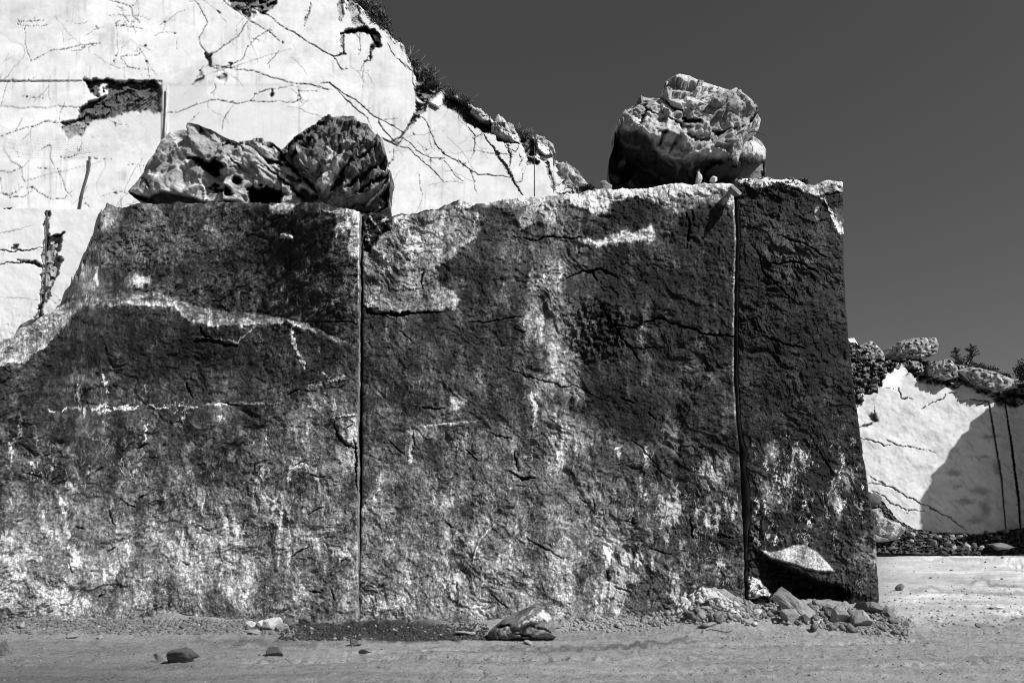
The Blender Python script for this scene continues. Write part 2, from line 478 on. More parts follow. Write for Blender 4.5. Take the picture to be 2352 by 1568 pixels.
def build_ground():
    ys = np.concatenate([[1204.35, 1205, 1206, 1208, 1210, 1213], np.arange(1216, 1300, 2.), np.arange(1300, 1600, 1.4), np.linspace(1602, 2900, 60)])
    xs = np.concatenate([np.linspace(-2600, -60, 50), np.arange(-55, 2410, 2.4), np.linspace(2420, 5200, 50)])
    x, y = np.meshgrid(xs, ys)
    Y = FD*EYE/(y-HZ); X = (x-CX)/FD*Y
    z = gz(X, Y)
    fine = sstep(30, 10, Y)
    # dried mud cracks in the wheel tracks close to the camera
    _, e, _ = facet2(X*3.2+.25*fbm2(X*3, Y*3, 2, 72), Y*3.2, 73)
    e2 = sstep(.05, .0, e)*sstep(10.4, 9.4, Y)*sstep(-.05, .4, fbm2(X*.8, Y*.8, 3, 74))*sstep(4.5, 1.5, X)
    z = z - .02*e2
    S = Sheet(x, y, A(.56, 1.05), 8, 40, 60)
    S.tone *= (1+.10*fbm2(X*.4, Y*1.6, 4, 76)+.08*fbm2(X*4, Y*4, 3, 77))
    # pale marble dust on the yard behind and beside the blocks, dark trodden earth by the road's left edge
    k = sstep(1960, 2130, S.wx)*sstep(1475, 1420, S.wy)
    S.tone = S.tone*(1-k)+A(.79, 1.05)*k*(1+.32*fbm2(X*.35, Y*1.3, 4, 78))
    k = sstep(1900, 2300, S.wx)*sstep(1475, 1440, S.wy)*sstep(1405, 1450, S.wy)
    S.tone += (A(.42, 1.05)-S.tone)*k*.7
    S.blob(2300, 1520, 420, 90, A(.58, 1.05), .8, .6)
    S.blob(100, 1600, 520, 95, A(.33, 1.05), .9, .85)
    S.blob(900, 1600, 700, 40, A(.44, 1.05), .9, .7)
    for (x_, y_, rx_, ry_, v_, r_) in ((2180, 1330, 160, 10, .62, 2), (2280, 1362, 120, 7, .5, 3), (2240, 1300, 140, 6, .66, 1), (2150, 1395, 130, 8, .64, 2), (2320, 1420, 120, 7, .58, 4), (2200, 1285, 120, 3, .6, 0), (2130, 1350, 60, 4, .55, 2), (2300, 1340, 80, 3, .45, 4)):
        S.blob(x_, y_, rx_, ry_, A(v_, 1.05), .9, .75, rot=r_)
    S.blob(330, 1478, 330, 16, A(.47, 1.05), .8, .7)
    S.blob(200, 1462, 260, 12, A(.56, 1.05), .8, .7)
    S.blob(870, 1450, 150, 14, .022, .9, 1.)
    S.blob(790, 1446, 150, 9, .022, .9, .9)
    S.blob(930, 1464, 90, 7, .03, .9, .8); S.blob(700, 1462, 60, 5, .05, .9, .7)
    S.blob(1040, 1462, 80, 8, .04, .5, .8)
    S.blob(620, 1478, 140, 6, A(.33, 1.05), .6, .6)
    S.blob(1250, 1490, 260, 5, A(.36, 1.05), .8, .7, rot=-2)
    S.blob(1500, 1478, 160, 3, A(.30, 1.05), .8, .7, rot=-4)
    S.blob(1700, 1545, 300, 12, A(.50, 1.05), .8, .5, rot=-5)
    S.blob(900, 1525, 500, 14, A(.50, 1.05), .8, .5, rot=-3)
    S.blob(1620, 1385, 62, 55, A(.68, 1.05), .5, .9)
    S.blob(1800, 1420, 200, 30, A(.60, 1.05), .5, .7)
    for (x0, y0, x1, y1, w_, dk) in ((-9, 10.6, 8, 11.5, .16, .24), (-9, 9.35, 8, 10.1, .18, .22), (-6, 8.7, 9, 9.4, .14, .18), (-9, 11.3, 3, 11.9, .12, .15)):
        L_ = math.hypot(x1-x0, y1-y0); tt = ((X-x0)*(x1-x0)+(Y-y0)*(y1-y0))/L_; dd = ((X-x0)*(y1-y0)-(Y-y0)*(x1-x0))/L_+.05*np.sin(tt*.9)
        S.tone *= 1-dk*np.exp(-(dd/w_)**4)*(.55+.45*np.sin(tt*26+dd*18))*sstep(-.35, .25, fbm2(X*.7, Y*2, 3, 81))
        S.tone *= 1+.10*np.exp(-((np.abs(dd)-w_*1.5)/.06)**2)
    S.tone *= (1-.75*e2)
    S.tone *= 1-.2*sstep(.1, .5, fbm2(X*7, Y*7, 3, 79))*fine*sstep(8.5, 11, Y)
    P = np.stack([X, Y, z], -1)
    M = Multi(); M.add(P, {'tone': np.clip(S.tone, .015, .8)}, flip=True)
    o = link('ground', M.mesh('ground'), M_GROUND)
    tag(o, kind='structure')
build_ground()

# ------------------------------------------------------------------ sawn blocks
def rock_relief(X, Z, seed, diag=1, rough=1.):
    """fractured marble: warped chips at several sizes, strata leaning along diag"""
    wx = X+.22*fbm2(X*1.3, Z*1.3, 3, seed); wz = Z+.22*fbm2(X*1.3, Z*1.3, 3, seed+1)
    a = R(38)*diag
    u = wx*math.cos(a)-wz*math.sin(a); v = wx*math.sin(a)+wz*math.cos(a)      # v runs across the strata
    h = .07*fbm2(X*.45, Z*.45, 3, seed+2)
    f1, e1, _ = facet2(u*.8, v*1.1, seed+3); h = h+.018*f1
    f2, e2, _ = facet2(u*2.1, v*3.0, seed+4); h = h+.013*f2*rough
    f3, e3, _ = facet2(u*6.5+.5*fbm2(X*5, Z*5, 3, seed+8), v*9.+.5*fbm2(X*5, Z*5, 3, seed+18), seed+5); h = h+.013*f3*rough
    f4, e4, _ = facet2(X*16+.6*fbm2(X*9, Z*9, 2, seed+28), Z*19, seed+15); h = h+.0065*f4*rough
    h = h+.0085*ridge2(u*2.2+.4*fbm2(X, Z, 2, seed+38), v*3.6, 4, seed+6, .5)*rough
    h = h+.013*fbm2(X*6, Z*6, 5, seed+7, .66)*rough
    # patches of overhung chips that throw short shadows under the grazing light
    s = fbm2(u*2.3, v*3.4, 5, seed+9, .62)
    q = s*3.2; fr = q-np.floor(q)
    m = sstep(.05, .5, fbm2(X*.8, Z*.9, 3, seed+19))
    h = h+.014*(np.floor(q)+sstep(.0, .3, fr)-.5)*m*rough
    return h.astype(np.float32)

def block(name, label, cat, top, left, right, ybase, Yf, paint, tone0, seed, cols, rows, depth=4., diag=1, rough=1., tjit=5., lip=.16, edge=.05, toprise=.12, group=None):
    u = np.linspace(0, 1, cols); v = np.linspace(0, 1, rows)
    U, Vv = np.meshgrid(u, v)
    y0 = ybase+Vv*(470-ybase)
    xl, xr = lin(left, y0), lin(right, y0)
    jl = 3.*fbm2(y0/26, y0*0+.5, 4, seed+31); jr = 3.*fbm2(y0/26, y0*0+.5, 4, seed+32)
    x = (xl+jl*.5)+U*((xr+jr*.5)-(xl+jl*.5))
    yt = lin(top, x)+tjit*fbm2(x/38, x*0+.3, 5, seed+33, .6)
    if name == 'marble_block' and seed == 100:
        yt = yt+17*fbm2(x/7, x*0+.7, 4, 134, .6)*sstep(122, 150, x)*sstep(262, 232, x)
    y = ybase+Vv*(yt-ybase)
    S = Sheet(x, y, tone0, 9, 34, seed)
    Yr = Yf(S, x, y)
    P0 = pt(x, y, Yr)
    X, Z = P0[..., 0], P0[..., 2]
    S.X, S.Z = X, Z
    S.h += rock_relief(X, Z, seed+40, diag, rough)
    paint(S)
    # worn arrises
    dt = (y-yt)/FD*Yr
    r = lip*(1+.8*fbm2(X*1.6, X*0, 3, seed+50))
    q = np.clip(1-dt/np.maximum(r, .03), 0, 1); S.h -= (np.maximum(r, .03)*.9*(1-np.sqrt(np.maximum(0, 1-q*q)))).astype(np.float32)
    for s_ in (0, 1):
        de = np.abs(x-(x[:, :1] if s_ == 0 else x[:, -1:]))/FD*Yr
        q = np.clip(1-de/edge, 0, 1); S.h -= (edge*.7*(1-np.sqrt(np.maximum(0, 1-q*q)))).astype(np.float32)
    Pf = pt(x, y, Yr-S.h)
    M = Multi(); at = {'tone': S.tone, 'speck': S.speck}
    M.add(Pf, at)
    # top going back
    nb = 26
    d = np.linspace(0, 1, nb)[:, None]**1.6*depth
    e = Pf[-1][None]
    T = np.repeat(e, nb, 0)
    T[..., 1] = e[..., 1]+d
    T[..., 0] = e[..., 0]
    T[..., 2] = e[..., 2]+toprise*d+np.minimum(d*3, 1)*.05*fbm2(T[..., 0]*2, T[..., 1]*2, 3, seed+60)
    M.add(T, {'tone': np.full((nb, cols), A(.5)), 'speck': 0.})
    # the two sawn sides
    for s_ in (0, 1):
        fe = Pf[:, 0 if s_ == 0 else -1]; te = T[:, 0 if s_ == 0 else -1]
        sub = slice(None, None, 3)
        fe2 = np.concatenate([fe[sub], fe[-1:]]) if (len(fe)-1) % 3 else fe[sub]
        Sd = fe2[:, None]+(te-te[0])[None]
        sd = np.full(Sd.shape[:2], A(.42)); 
        M.add(Sd, {'tone': sd, 'speck': 0.}, flip=(s_ == 0) is False and False)
    # back
    B = np.stack([np.stack([T[-1, 0]*[1, 1, 0], T[-1, -1]*[1, 1, 0]]), np.stack([T[-1, 0], T[-1, -1]])])
    M.add(B, {'tone': np.full((2, 2), .3), 'speck': 0.})
    base = Pf[0].mean(0); base[2] = 0
    o = link(name, M.mesh(name, base), M_FACE); o.location = base
    tag(o, label, cat, group)
    return o, (Pf, x, y)

LIPL = [(-400, 870), (0, 836), (60, 826), (100, 800), (132, 765), (160, 730), (183, 704), (230, 700), (300, 700), (400, 703), (440, 738), (490, 748), (560, 744), (660, 740), (700, 752), (760, 775), (823, 800)]
BACKL = [(-400, 800), (0, 770), (60, 752), (100, 726), (132, 708), (170, 690), (200, 680), (300, 672), (360, 672), (440, 700), (500, 714), (560, 718), (640, 730), (690, 738), (760, 770), (823, 799)]

def Y_left(S, x, y):
    Y = 13.25-.55*sstep(420, -50, x)+(1440-y)/970*.45
    L = lin(LIPL, x)+7*fbm2(x/34, y*0, 5, 3, .6); Bk = np.minimum(lin(BACKL, x)+3*fbm2(x/30, y*0+4, 4, 4), L-1)
    dep = (.85-.40*sstep(330, 160, x))*sstep(800, 560, x)+.05
    S.ledge = sstep(0, 1, np.clip((L-y)/(L-Bk), 0, 1)); S.onl = ((y < L+1) & (y > Bk-2))
    S.L, S.B = L, Bk
    Y = Y+dep*np.clip((L-y)/(L-Bk), 0, 1)
    Y = Y+.18*sstep(Bk, Bk-230, y)*sstep(720, 450, x)-.16*sstep(620, 815, x)+.42*sstep(400, 215, x+.25*(y-600))*sstep(Bk+4, Bk-60, y)
    return Y

def streaks(S, f=1., seed=0):
    return fbm2(S.wx/7*f, S.wy/110, 4, seed, .6)

def mottling(S, seed, amt=.45):
    m = fbm2(S.wx/60, S.wy/75, 5, seed, .62)
    S.tone *= np.exp(amt*1.5*m)
    S.tone *= np.exp(.32*fbm2(S.wx/3, S.y/60, 3, seed+15, .6)*sstep(-.3, .4, fbm2(S.x/100, S.y/140, 2, seed+16)))
    S.tone *= np.exp(.7*streaks(S, 1, seed+5)*sstep(-.2, .5, fbm2(S.x/120, S.y/160, 2, seed+6)))
    S.tone *= np.exp(.55*fbm2(S.x/7, S.y/9, 3, seed+7, .75)+.32*fbm2(S.x/2.8, S.y/3.2, 2, seed+17, .75))
    S.tone = 1.28*S.tone**1.3

def dapple(S, seed, lo, hi, k):
    """patchy pale weathering with curly outlines"""
    n = fbm2(S.wx/26, S.wy/36, 5, seed, .68)
    w = sstep(lo, hi, n)*k
    S.tone += (A(.58)-S.tone)*w

def paint_left(S):
    x, y = S.x, S.y
    up = sstep(S.B+2, S.B-8, y)
    S.tone[:] = A(.27)
    S.tone += (A(.275)-S.tone)*up
    low = sstep(820, 1350, y+60*fbm2(x/90, y/90, 3, 201))
    S.tone += (A(.46)-S.tone)*low*.85
    S.blob(430, 800, 330, 70, A(.17), .8, .9)
    S.blob(350, 1010, 240, 90, A(.22), .9, .7)
    S.blob(60, 1000, 120, 130, A(.20), .9, .7)
    S.blob(560, 1080, 90, 60, A(.20), .9, .6)
    S.blob(220, 900, 70, 40, A(.36), .8, .6)
    S.blob(700, 860, 70, 70, A(.28), .8, .6)
    S.blob(740, 1010, 90, 110, A(.44), .7, .8)
    S.blob(700, 1190, 120, 120, A(.42), .8, .5)
    S.blob(60, 1330, 110, 80, A(.60), .9, .6)
    S.blob(480, 1290, 130, 70, A(.55), .9, .5)
    S.blob(130, 1400, 200, 30, A(.45), .8, .6)
    # upper face: diagonal grain, paler shoulder at the left, lime patch at the right
    gx_, gy_ = x+14*fbm2(x/50, y/50, 3, 211), y+14*fbm2(x/50, y/50, 3, 212)
    g = fbm2((gx_*.75-gy_*.66)/42, (gy_*.75+gx_*.66)/15, 5, 210, .65)
    S.tone *= np.exp(up*.95*g); S.h += up*.02*g
    S.blob(340, 540, 90, 50, A(.40), .9, .6, rot=-40)
    S.blob(250, 560, 40, 90, A(.33), .8, .6, rot=-60)
    S.blob(560, 620, 130, 70, A(.16), .9, .6, rot=-35)
    S.blob(690, 560, 90, 60, A(.16), .9, .6)
    S.blob(470, 560, 60, 40, A(.34), .9, .4, rot=-40)
    S.poly([(745, 482), (825, 482), (825, 600), (805, 590), (800, 530), (775, 545), (765, 500)], A(.66), 5, .85, .02)
    S.poly([(620, 468), (680, 470), (655, 492), (628, 490)], A(.66), 4, .9)
    S.blob(660, 545, 15, 7, A(.66), .3, 1, .10)
    S.blob(322, 645, 24, 14, A(.62), .4, 1, .05)
    S.blob(255, 500, 20, 30, A(.55), .6, .7)
    S.line([(222, 610), (220, 640), (226, 660)], 4, A(.7), jit=5)
    S.line([(188, 620), (196, 640)], 4, A(.65), jit=5)
    S.blob(200, 640, 40, 40, A(.36), .7, .7)
    # ledge top
    lw = np.where(S.onl, 1., 0.).astype(np.float32)
    lt = np.clip((S.L-y)/(S.L-S.B), 0, 1); fl_, _, cv_ = facet2(S.wx/9, S.wy/5, 222); S.h += lw*.035*fl_*sstep(.1, .5, lt)
    S.tone += (A(.34)*np.exp(.9*(cv_-.5)+.7*fbm2(x/7, y/4, 4, 220))-S.tone)*lw*sstep(830, 690, x)*.92
    S.tone += (A(.55)-S.tone)*lw*sstep(.5, .05, lt+.7*fbm2(x/24, y/10, 5, 223, .62))*sstep(780, 640, x)*.75
    S.tone += (A(.62)*np.exp(.6*(cv_-.5))-S.tone)*lw*sstep(200, 120, x)*.6
    rim = np.exp(-((y-S.L)/6)**2)*sstep(840, 640, x)
    S.tone += (A(.62)-S.tone)*rim*.7*sstep(-.1, .45, fbm2(x/16, y/16, 4, 221, .6))
    # hollow and root under the ledge rim
    S.line([(440, 774), (500, 778), (545, 786), (585, 752)], 1.8, A(.45), h=.015, jit=4)
    S.line([(445, 784), (505, 788), (545, 795)], 4, .02, h=-.10, soft=3)
    S.line([(460, 752), (470, 772), (490, 780)], 4, .02, h=-.12)
    S.line([(668, 750), (675, 795), (690, 822), (702, 845)], [2, 5, 5, 1], A(.66), h=.008, jit=6)
    S.line([(732, 795), (736, 812)], 6, A(.62), jit=4); S.line([(740, 855), (756, 868)], 5, A(.7), jit=4)
    S.line([(705, 890), (790, 866)], [2, 6], A(.5), h=.015, jit=6)
    S.line([(700, 896), (790, 884)], 4, .03, h=-.05)
    S.line([(760, 960), (815, 952)], 7, A(.72), h=.06, jit=4)
    S.line([(768, 968), (775, 1000), (795, 1022), (820, 1030)], 3.2, .015, h=-.14)
    S.line([(812, 1010), (820, 1050), (822, 1130)], 4, .015, h=-.12)
    S.poly([(765, 965), (822, 955), (822, 1020), (800, 1018), (780, 1000)], A(.55), 4, .7, .06)
    # lime run arch, drips and the dotted drill line
    S.line([(664, 1100), (668, 1075), (690, 1066), (722, 1080), (728, 1100)], [5, 7, 9, 8, 5], A(.78), jit=4)
    S.blob(694, 1098, 18, 26, A(.17), .3, .9)
    S.blob(725, 1060, 50, 40, A(.52), .8, .6)
    S.line([(143, 1150), (150, 1200), (160, 1235)], [6, 7, 4], A(.7), jit=6)
    S.line([(165, 1255), (178, 1290), (160, 1300)], [10, 12, 6], A(.74), jit=6)
    S.line([(237, 862), (246, 900)], 8, A(.68), jit=6)
    for i in range(60):
        px = 118+i*6.6
        if (i*7919) % 10 < 7: S.blob(px, 940-i*.18, 2.8, 2.3, A(.75), .4, 1)
    S.line([(225, 950), (262, 938), (300, 935)], 3.5, A(.75), jit=7)
    S.line([(470, 930), (500, 926), (640, 926)], 2.6, A(.6), jit=5)
    rng_ = random.Random(4)
    for i in range(46):                 # lime runs
        px = rng_.uniform(10, 800); py = rng_.uniform(880, 1360); L_ = rng_.uniform(12, 55)
        S.line([(px, py), (px+rng_.uniform(-5, 5), py+L_*.5), (px+rng_.uniform(-5, 5), py+L_)], [rng_.uniform(1, 4), rng_.uniform(1.5, 4.5), .6], A(rng_.uniform(.5, .72)), k=.8, jit=6, seed=i)
    for i in range(24):                 # open joints and chipped hollows
        px = rng_.uniform(10, 800); py = rng_.uniform(760, 1400); a = rng_.choice((-.5, .5, .2, 1.2)); L_ = rng_.uniform(15, 50)
        S.line([(px, py), (px+L_*math.cos(a)*.5, py+L_*math.sin(a)*.6), (px+L_*math.cos(a), py+L_*math.sin(a))], rng_.uniform(1.2, 3), .02, h=-.08, jit=5, seed=i+90)
    S.line([(690, 740), (780, 738), (823, 744)], 1.6, .02, h=-.06)
    eg = np.abs(x-(x[:, -1:]-2.)); S.tone += (A(.66)-S.tone)*sstep(2.2, .6, eg)*sstep(800, 560, y)*.8  # thin pale line painted for the sunlit arris of the cut
    mottling(S, 230, .58)
    dapple(S, 236, .25, .75, .3*sstep(820, 1050, y))
    S.speck[:] = .08+.40*sstep(850, 1150, y+80*fbm2(x/150, y/120, 3, 240))-.3*up
    S.speck += .35*fbm2(x/70, y/110, 3, 241)
    S.speck[:] = np.clip(S.speck*(1-up*.7), 0, 1)

def Y_mid(S, x, y):
    return 13.20+(1440-y)/970*.47+.10*(np.sin(x/190.)+.94)

def paint_mid(S):
    x, y = S.x, S.y
    S.tone[:] = A(.26)
    low = sstep(980, 1330, y+70*fbm2(x/100, y/100, 3, 301))*sstep(1700, 1350, x)
    S.tone += (A(.47)-S.tone)*low*.85
    S.blob(1000, 1100, 230, 150, A(.36), .9, .6)
    S.blob(1250, 1200, 190, 180, A(.45), .9, .55)
    # dark bleeding stains right of the pale run
    S.poly([(1330, 560), (1480, 560), (1560, 640), (1690, 780), (1690, 1020), (1560, 990), (1450, 1000), (1400, 960), (1360, 880), (1350, 760), (1300, 640)], A(.205), 45, .85)
    S.poly([(1340, 850), (1440, 860), (1500, 960), (1490, 1010), (1420, 1000), (1360, 950)], A(.125), 26, .85)
    S.poly([(1480, 590), (1580, 640), (1640, 760), (1560, 760), (1470, 660)], A(.15), 24, .7)
    S.blob(1640, 620, 70, 150, A(.18), .9, .8)
    S.blob(1560, 900, 70, 90, A(.27), .8, .8, rot=10)
    S.blob(1540, 790, 60, 50, A(.20), .8, .6)
    S.blob(1630, 1130, 80, 110, A(.17), .8, .7)
    S.blob(1540, 1240, 130, 140, A(.22), .9, .7)
    S.blob(1480, 1390, 70, 40, A(.25), .7, .7)
    # pale upper left shoulder with a sharp lower edge
    S.poly([(830, 490), (960, 492), (1060, 468), (1100, 500), (1095, 545), (1075, 560), (1030, 600), (1000, 622), (1010, 650), (1062, 690), (1020, 712), (900, 724), (832, 700)], A(.56), 3, .9, .02)
    S.poly([(1000, 640), (1060, 690), (1040, 712), (980, 700)], A(.6), 5, .7)
    S.poly([(1000, 590), (1090, 545), (1100, 520), (1040, 580)], A(.66), 4, .8)
    S.blob(860, 640, 20, 110, A(.33), .8, .5); S.blob(905, 620, 9, 60, A(.27), .8, .6)
    S.blob(930, 700, 70, 25, A(.33), .8, .6)
    S.blob(1000, 545, 60, 40, A(.62), .8, .5)
    S.line([(975, 618), (968, 640), (972, 665)], 2.4, .02, h=-.08)
    # pale arris band with tongues
    S.poly([(1050, 440), (1700, 400), (1690, 440), (1560, 450), (1500, 470), (1440, 452), (1400, 470), (1400, 495), (1350, 492), (1310, 465), (1285, 468), (1262, 510), (1255, 522), (1230, 510), (1205, 525), (1180, 505), (1160, 480), (1100, 470), (1045, 480)], A(.68), 4, .92, .03)
    S.poly([(1345, 555), (1400, 545), (1500, 518), (1503, 548), (1470, 555), (1420, 553), (1375, 565)], A(.72), 7, .95, .012)
    S.poly([(1520, 455), (1600, 440), (1690, 430), (1680, 470), (1600, 470), (1560, 490), (1530, 480)], A(.58), 6, .8)
    S.blob(1160, 490, 45, 20, A(.2), .4, .9); S.blob(1150, 530, 60, 30, A(.24), .5, .9)
    S.blob(1440, 490, 50, 30, A(.15), .5, .95); S.blob(1350, 520, 60, 20, A(.22), .6, .8)
    S.blob(1590, 530, 60, 50, A(.17), .6, .9)
    S.line([(1575, 490), (1583, 530), (1580, 570)], [3, 5, 4], .015, h=-.06)
    # pale water run
    S.blob(1270, 500, 42, 60, A(.46), .9, .7); S.blob(1268, 620, 36, 120, A(.46), .9, .75)
    S.blob(1262, 760, 48, 90, A(.46), .9, .7); S.blob(1278, 890, 40, 130, A(.50), .9, .75)
    S.blob(1240, 930, 24, 100, A(.45), .9, .6); S.blob(1310, 1010, 45, 110, A(.42), .9, .6)
    S.blob(1210, 700, 60, 40, A(.42), .8, .6)
    S.blob(1110, 660, 60, 90, A(.31), .8, .6); S.blob(1160, 620, 30, 50, A(.4), .8, .6)
    S.line([(1222, 900), (1230, 940), (1225, 985)], [4, 7, 4], A(.74), jit=6)
    S.blob(1050, 925, 16, 22, A(.72), .5, .9)
    S.blob(1475, 770, 9, 20, A(.55), .5, .9)
    S.blob(1080, 960, 100, 12, A(.36), .8, .6)
    S.line([(960, 978), (1040, 972), (1120, 964)], 2.2, A(.6), jit=3)
    rs = random.Random(31)
    for i in range(26):                 # water runs inside the pale stain
        px = rs.gauss(1272, 30); py = rs.uniform(520, 980)
        S.blob(px, py, rs.uniform(2.5, 6), rs.uniform(40, 120), A(rs.choice((.56, .6, .36))), .9, rs.uniform(.35, .7))
    for i in range(70):                 # long dark and grey runs down the rest of the face
        px = rs.uniform(850, 1670); py = rs.uniform(560, 1250)
        S.blob(px, py, rs.uniform(2.5, 9), rs.uniform(35, 120), A(rs.choice((.12, .14, .18, .36, .42)) if px < 1330 or py > 1000 else rs.choice((.07, .09, .12, .24, .3))), .9, rs.uniform(.3, .6))
    S.poly([(830, 488), (908, 488), (896, 515), (872, 540), (858, 565), (846, 582), (830, 585)], .012, 5, .95, -.16)
    fn, _, cn = facet2(S.wx/11, S.wy/8, 371); wn = S.lastw; S.h += wn*.09*fn; S.tone += (A(.5)-S.tone)*wn*sstep(.72, .8, cn)
    S.line([(848, 497), (868, 525), (872, 530)], [3, 3.5, 2], A(.5), 1.2, h=.06, jit=1)
    S.line([(838, 512), (845, 545)], [3, 2], A(.42), 1.2, h=.05, jit=1)
    # joints
    S.line([(832, 700), (850, 716), (880, 722), (950, 720), (1010, 716)], [7, 9, 6, 4, 1.5], .012, h=-.22, jit=4)
    S.line([(1180, 544), (1250, 545), (1300, 546), (1345, 546)], [1, 2.6, 2, 1], .02, h=-.07)
    S.line([(1300, 640), (1340, 622), (1380, 618), (1420, 640)], 3.5, .015, h=-.12)
    S.line([(1360, 625), (1372, 645)], 6, .012, h=-.1)
    S.line([(1410, 750), (1460, 752), (1510, 730), (1580, 752), (1650, 770), (1690, 772)], 3, .012, h=-.12)
    S.line([(1440, 792), (1520, 800)], 3.5, .012, h=-.1)
    S.line([(1380, 700), (1420, 760), (1470, 830)], 3, .012, h=-.1, jit=8)
    S.line([(1450, 1010), (1500, 1060), (1540, 1100)], 2, .02, h=-.07)
    S.line([(1200, 728), (1140, 735), (1080, 740)], 1.8, .02, h=-.05)
    S.line([(1160, 843), (1230, 870), (1290, 890), (1400, 920)], 1.6, .02, h=-.05)
    S.line([(1165, 1080), (1200, 1100), (1230, 1098)], [3, 7, 4], .012, h=-.12)
    S.line([(1210, 1235), (1250, 1260), (1290, 1282)], 2.6, .02, h=-.08)
    S.line([(970, 935), (1020, 938)], 4, .012, h=-.1)
    S.line([(1080, 1310), (1100, 1240), (1135, 1205)], 1.8, A(.7), h=.03)
    S.line([(1040, 1235), (1060, 1200)], 1.8, A(.66), h=.03)
    S.line([(1370, 690), (1350, 740), (1358, 760)], 1.5, A(.4), h=.03)
    # caverned rubble pocket beside the run
    w = sstep(1.2, .5, np.sqrt(((S.wx-1370)/80)**2+((S.wy-760)/80)**2))
    S.h += w*.09*fbm2(S.x/16, S.y/16, 4, 330, .6); S.tone *= np.exp(w*.5*fbm2(S.x/10, S.y/10, 3, 331))
    rng_ = random.Random(8)
    for i in range(52):
        px = rng_.uniform(850, 1680); py = rng_.uniform(1000, 1370); L_ = rng_.uniform(12, 60)
        S.line([(px, py), (px+rng_.uniform(-5, 5), py+L_*.5), (px+rng_.uniform(-4, 4), py+L_)], [rng_.uniform(1, 4), rng_.uniform(1.5, 5), .6], A(rng_.uniform(.5, .72)), k=.85, jit=6, seed=i+7)
    for i in range(24):
        px = rng_.uniform(850, 1680); py = rng_.uniform(740, 1400); a = rng_.choice((.6, .7, .3, 1.4)); L_ = rng_.uniform(15, 50)
        S.line([(px, py), (px+L_*math.cos(a)*.5, py+L_*math.sin(a)*.6), (px+L_*math.cos(a), py+L_*math.sin(a))], rng_.uniform(1.2, 3), .02, h=-.08, jit=5, seed=i+60)
    S.blob(1395, 1270, 10, 26, A(.76), .4, .9); S.blob(1385, 1350, 6, 50, A(.62), .5, .9); S.blob(1427, 1335, 5, 30, A(.6), .5, .8)
    S.blob(1650, 1080, 28, 34, A(.56), .6, .8); S.blob(1625, 1080, 20, 18, A(.66), .6, .7)
    S.blob(900, 1090, 26, 20, A(.5), .6, .7); S.blob(970, 1000, 40, 20, A(.48), .7, .6)
    eg = np.abs(x-(x[:, -1:]-2.5)); S.tone += (A(.62)-S.tone)*sstep(2.2, .6, eg)*sstep(1020, 860, y)*(.45+.35*fbm2(y/14, x*0, 3, 39))  # pale fresh-sawn edge, with the sun it catches painted in
    mottling(S, 340, .58)
    dapple(S, 346, .25, .75, .3*sstep(930, 1150, y))
    S.speck[:] = .06+.41*sstep(980, 1200, y+80*fbm2(x/150, y/120, 3, 350))+.38*fbm2(x/70, y/110, 3, 351)*sstep(820, 1050, y)
    S.speck[:] = np.clip(S.speck, 0, 1)

UND = [(1690, 1200), (1722, 1248), (1745, 1270), (1800, 1299), (1850, 1318), (1880, 1336), (1920, 1340), (1960, 1362), (2000, 1374), (2040, 1380)]
def Y_right(S, x, y):
    U = lin(UND, x)+(3+6*sstep(1860, 1900, x)+4*sstep(1750, 1735, x))*fbm2(x/14, y*0, 5, 7, .65)
    S.U = U
    Y = 13.36+(1440-y)/970*.47+.12*sstep(1850, 2010, x)
    Y = Y+(.62*sstep(1712, 1800, x))*sstep(U-3, U+9, y)*(1-.75*sstep(20, 110, y-U))
    # the smooth spall above the undercut leans out to its lower edge
    fu, _, _ = facet2(x/16+fbm2(x/30, y/30, 2, 458), y/10, 459)
    Y = Y+.10*fu*sstep(U, U+14, y)
    return Y

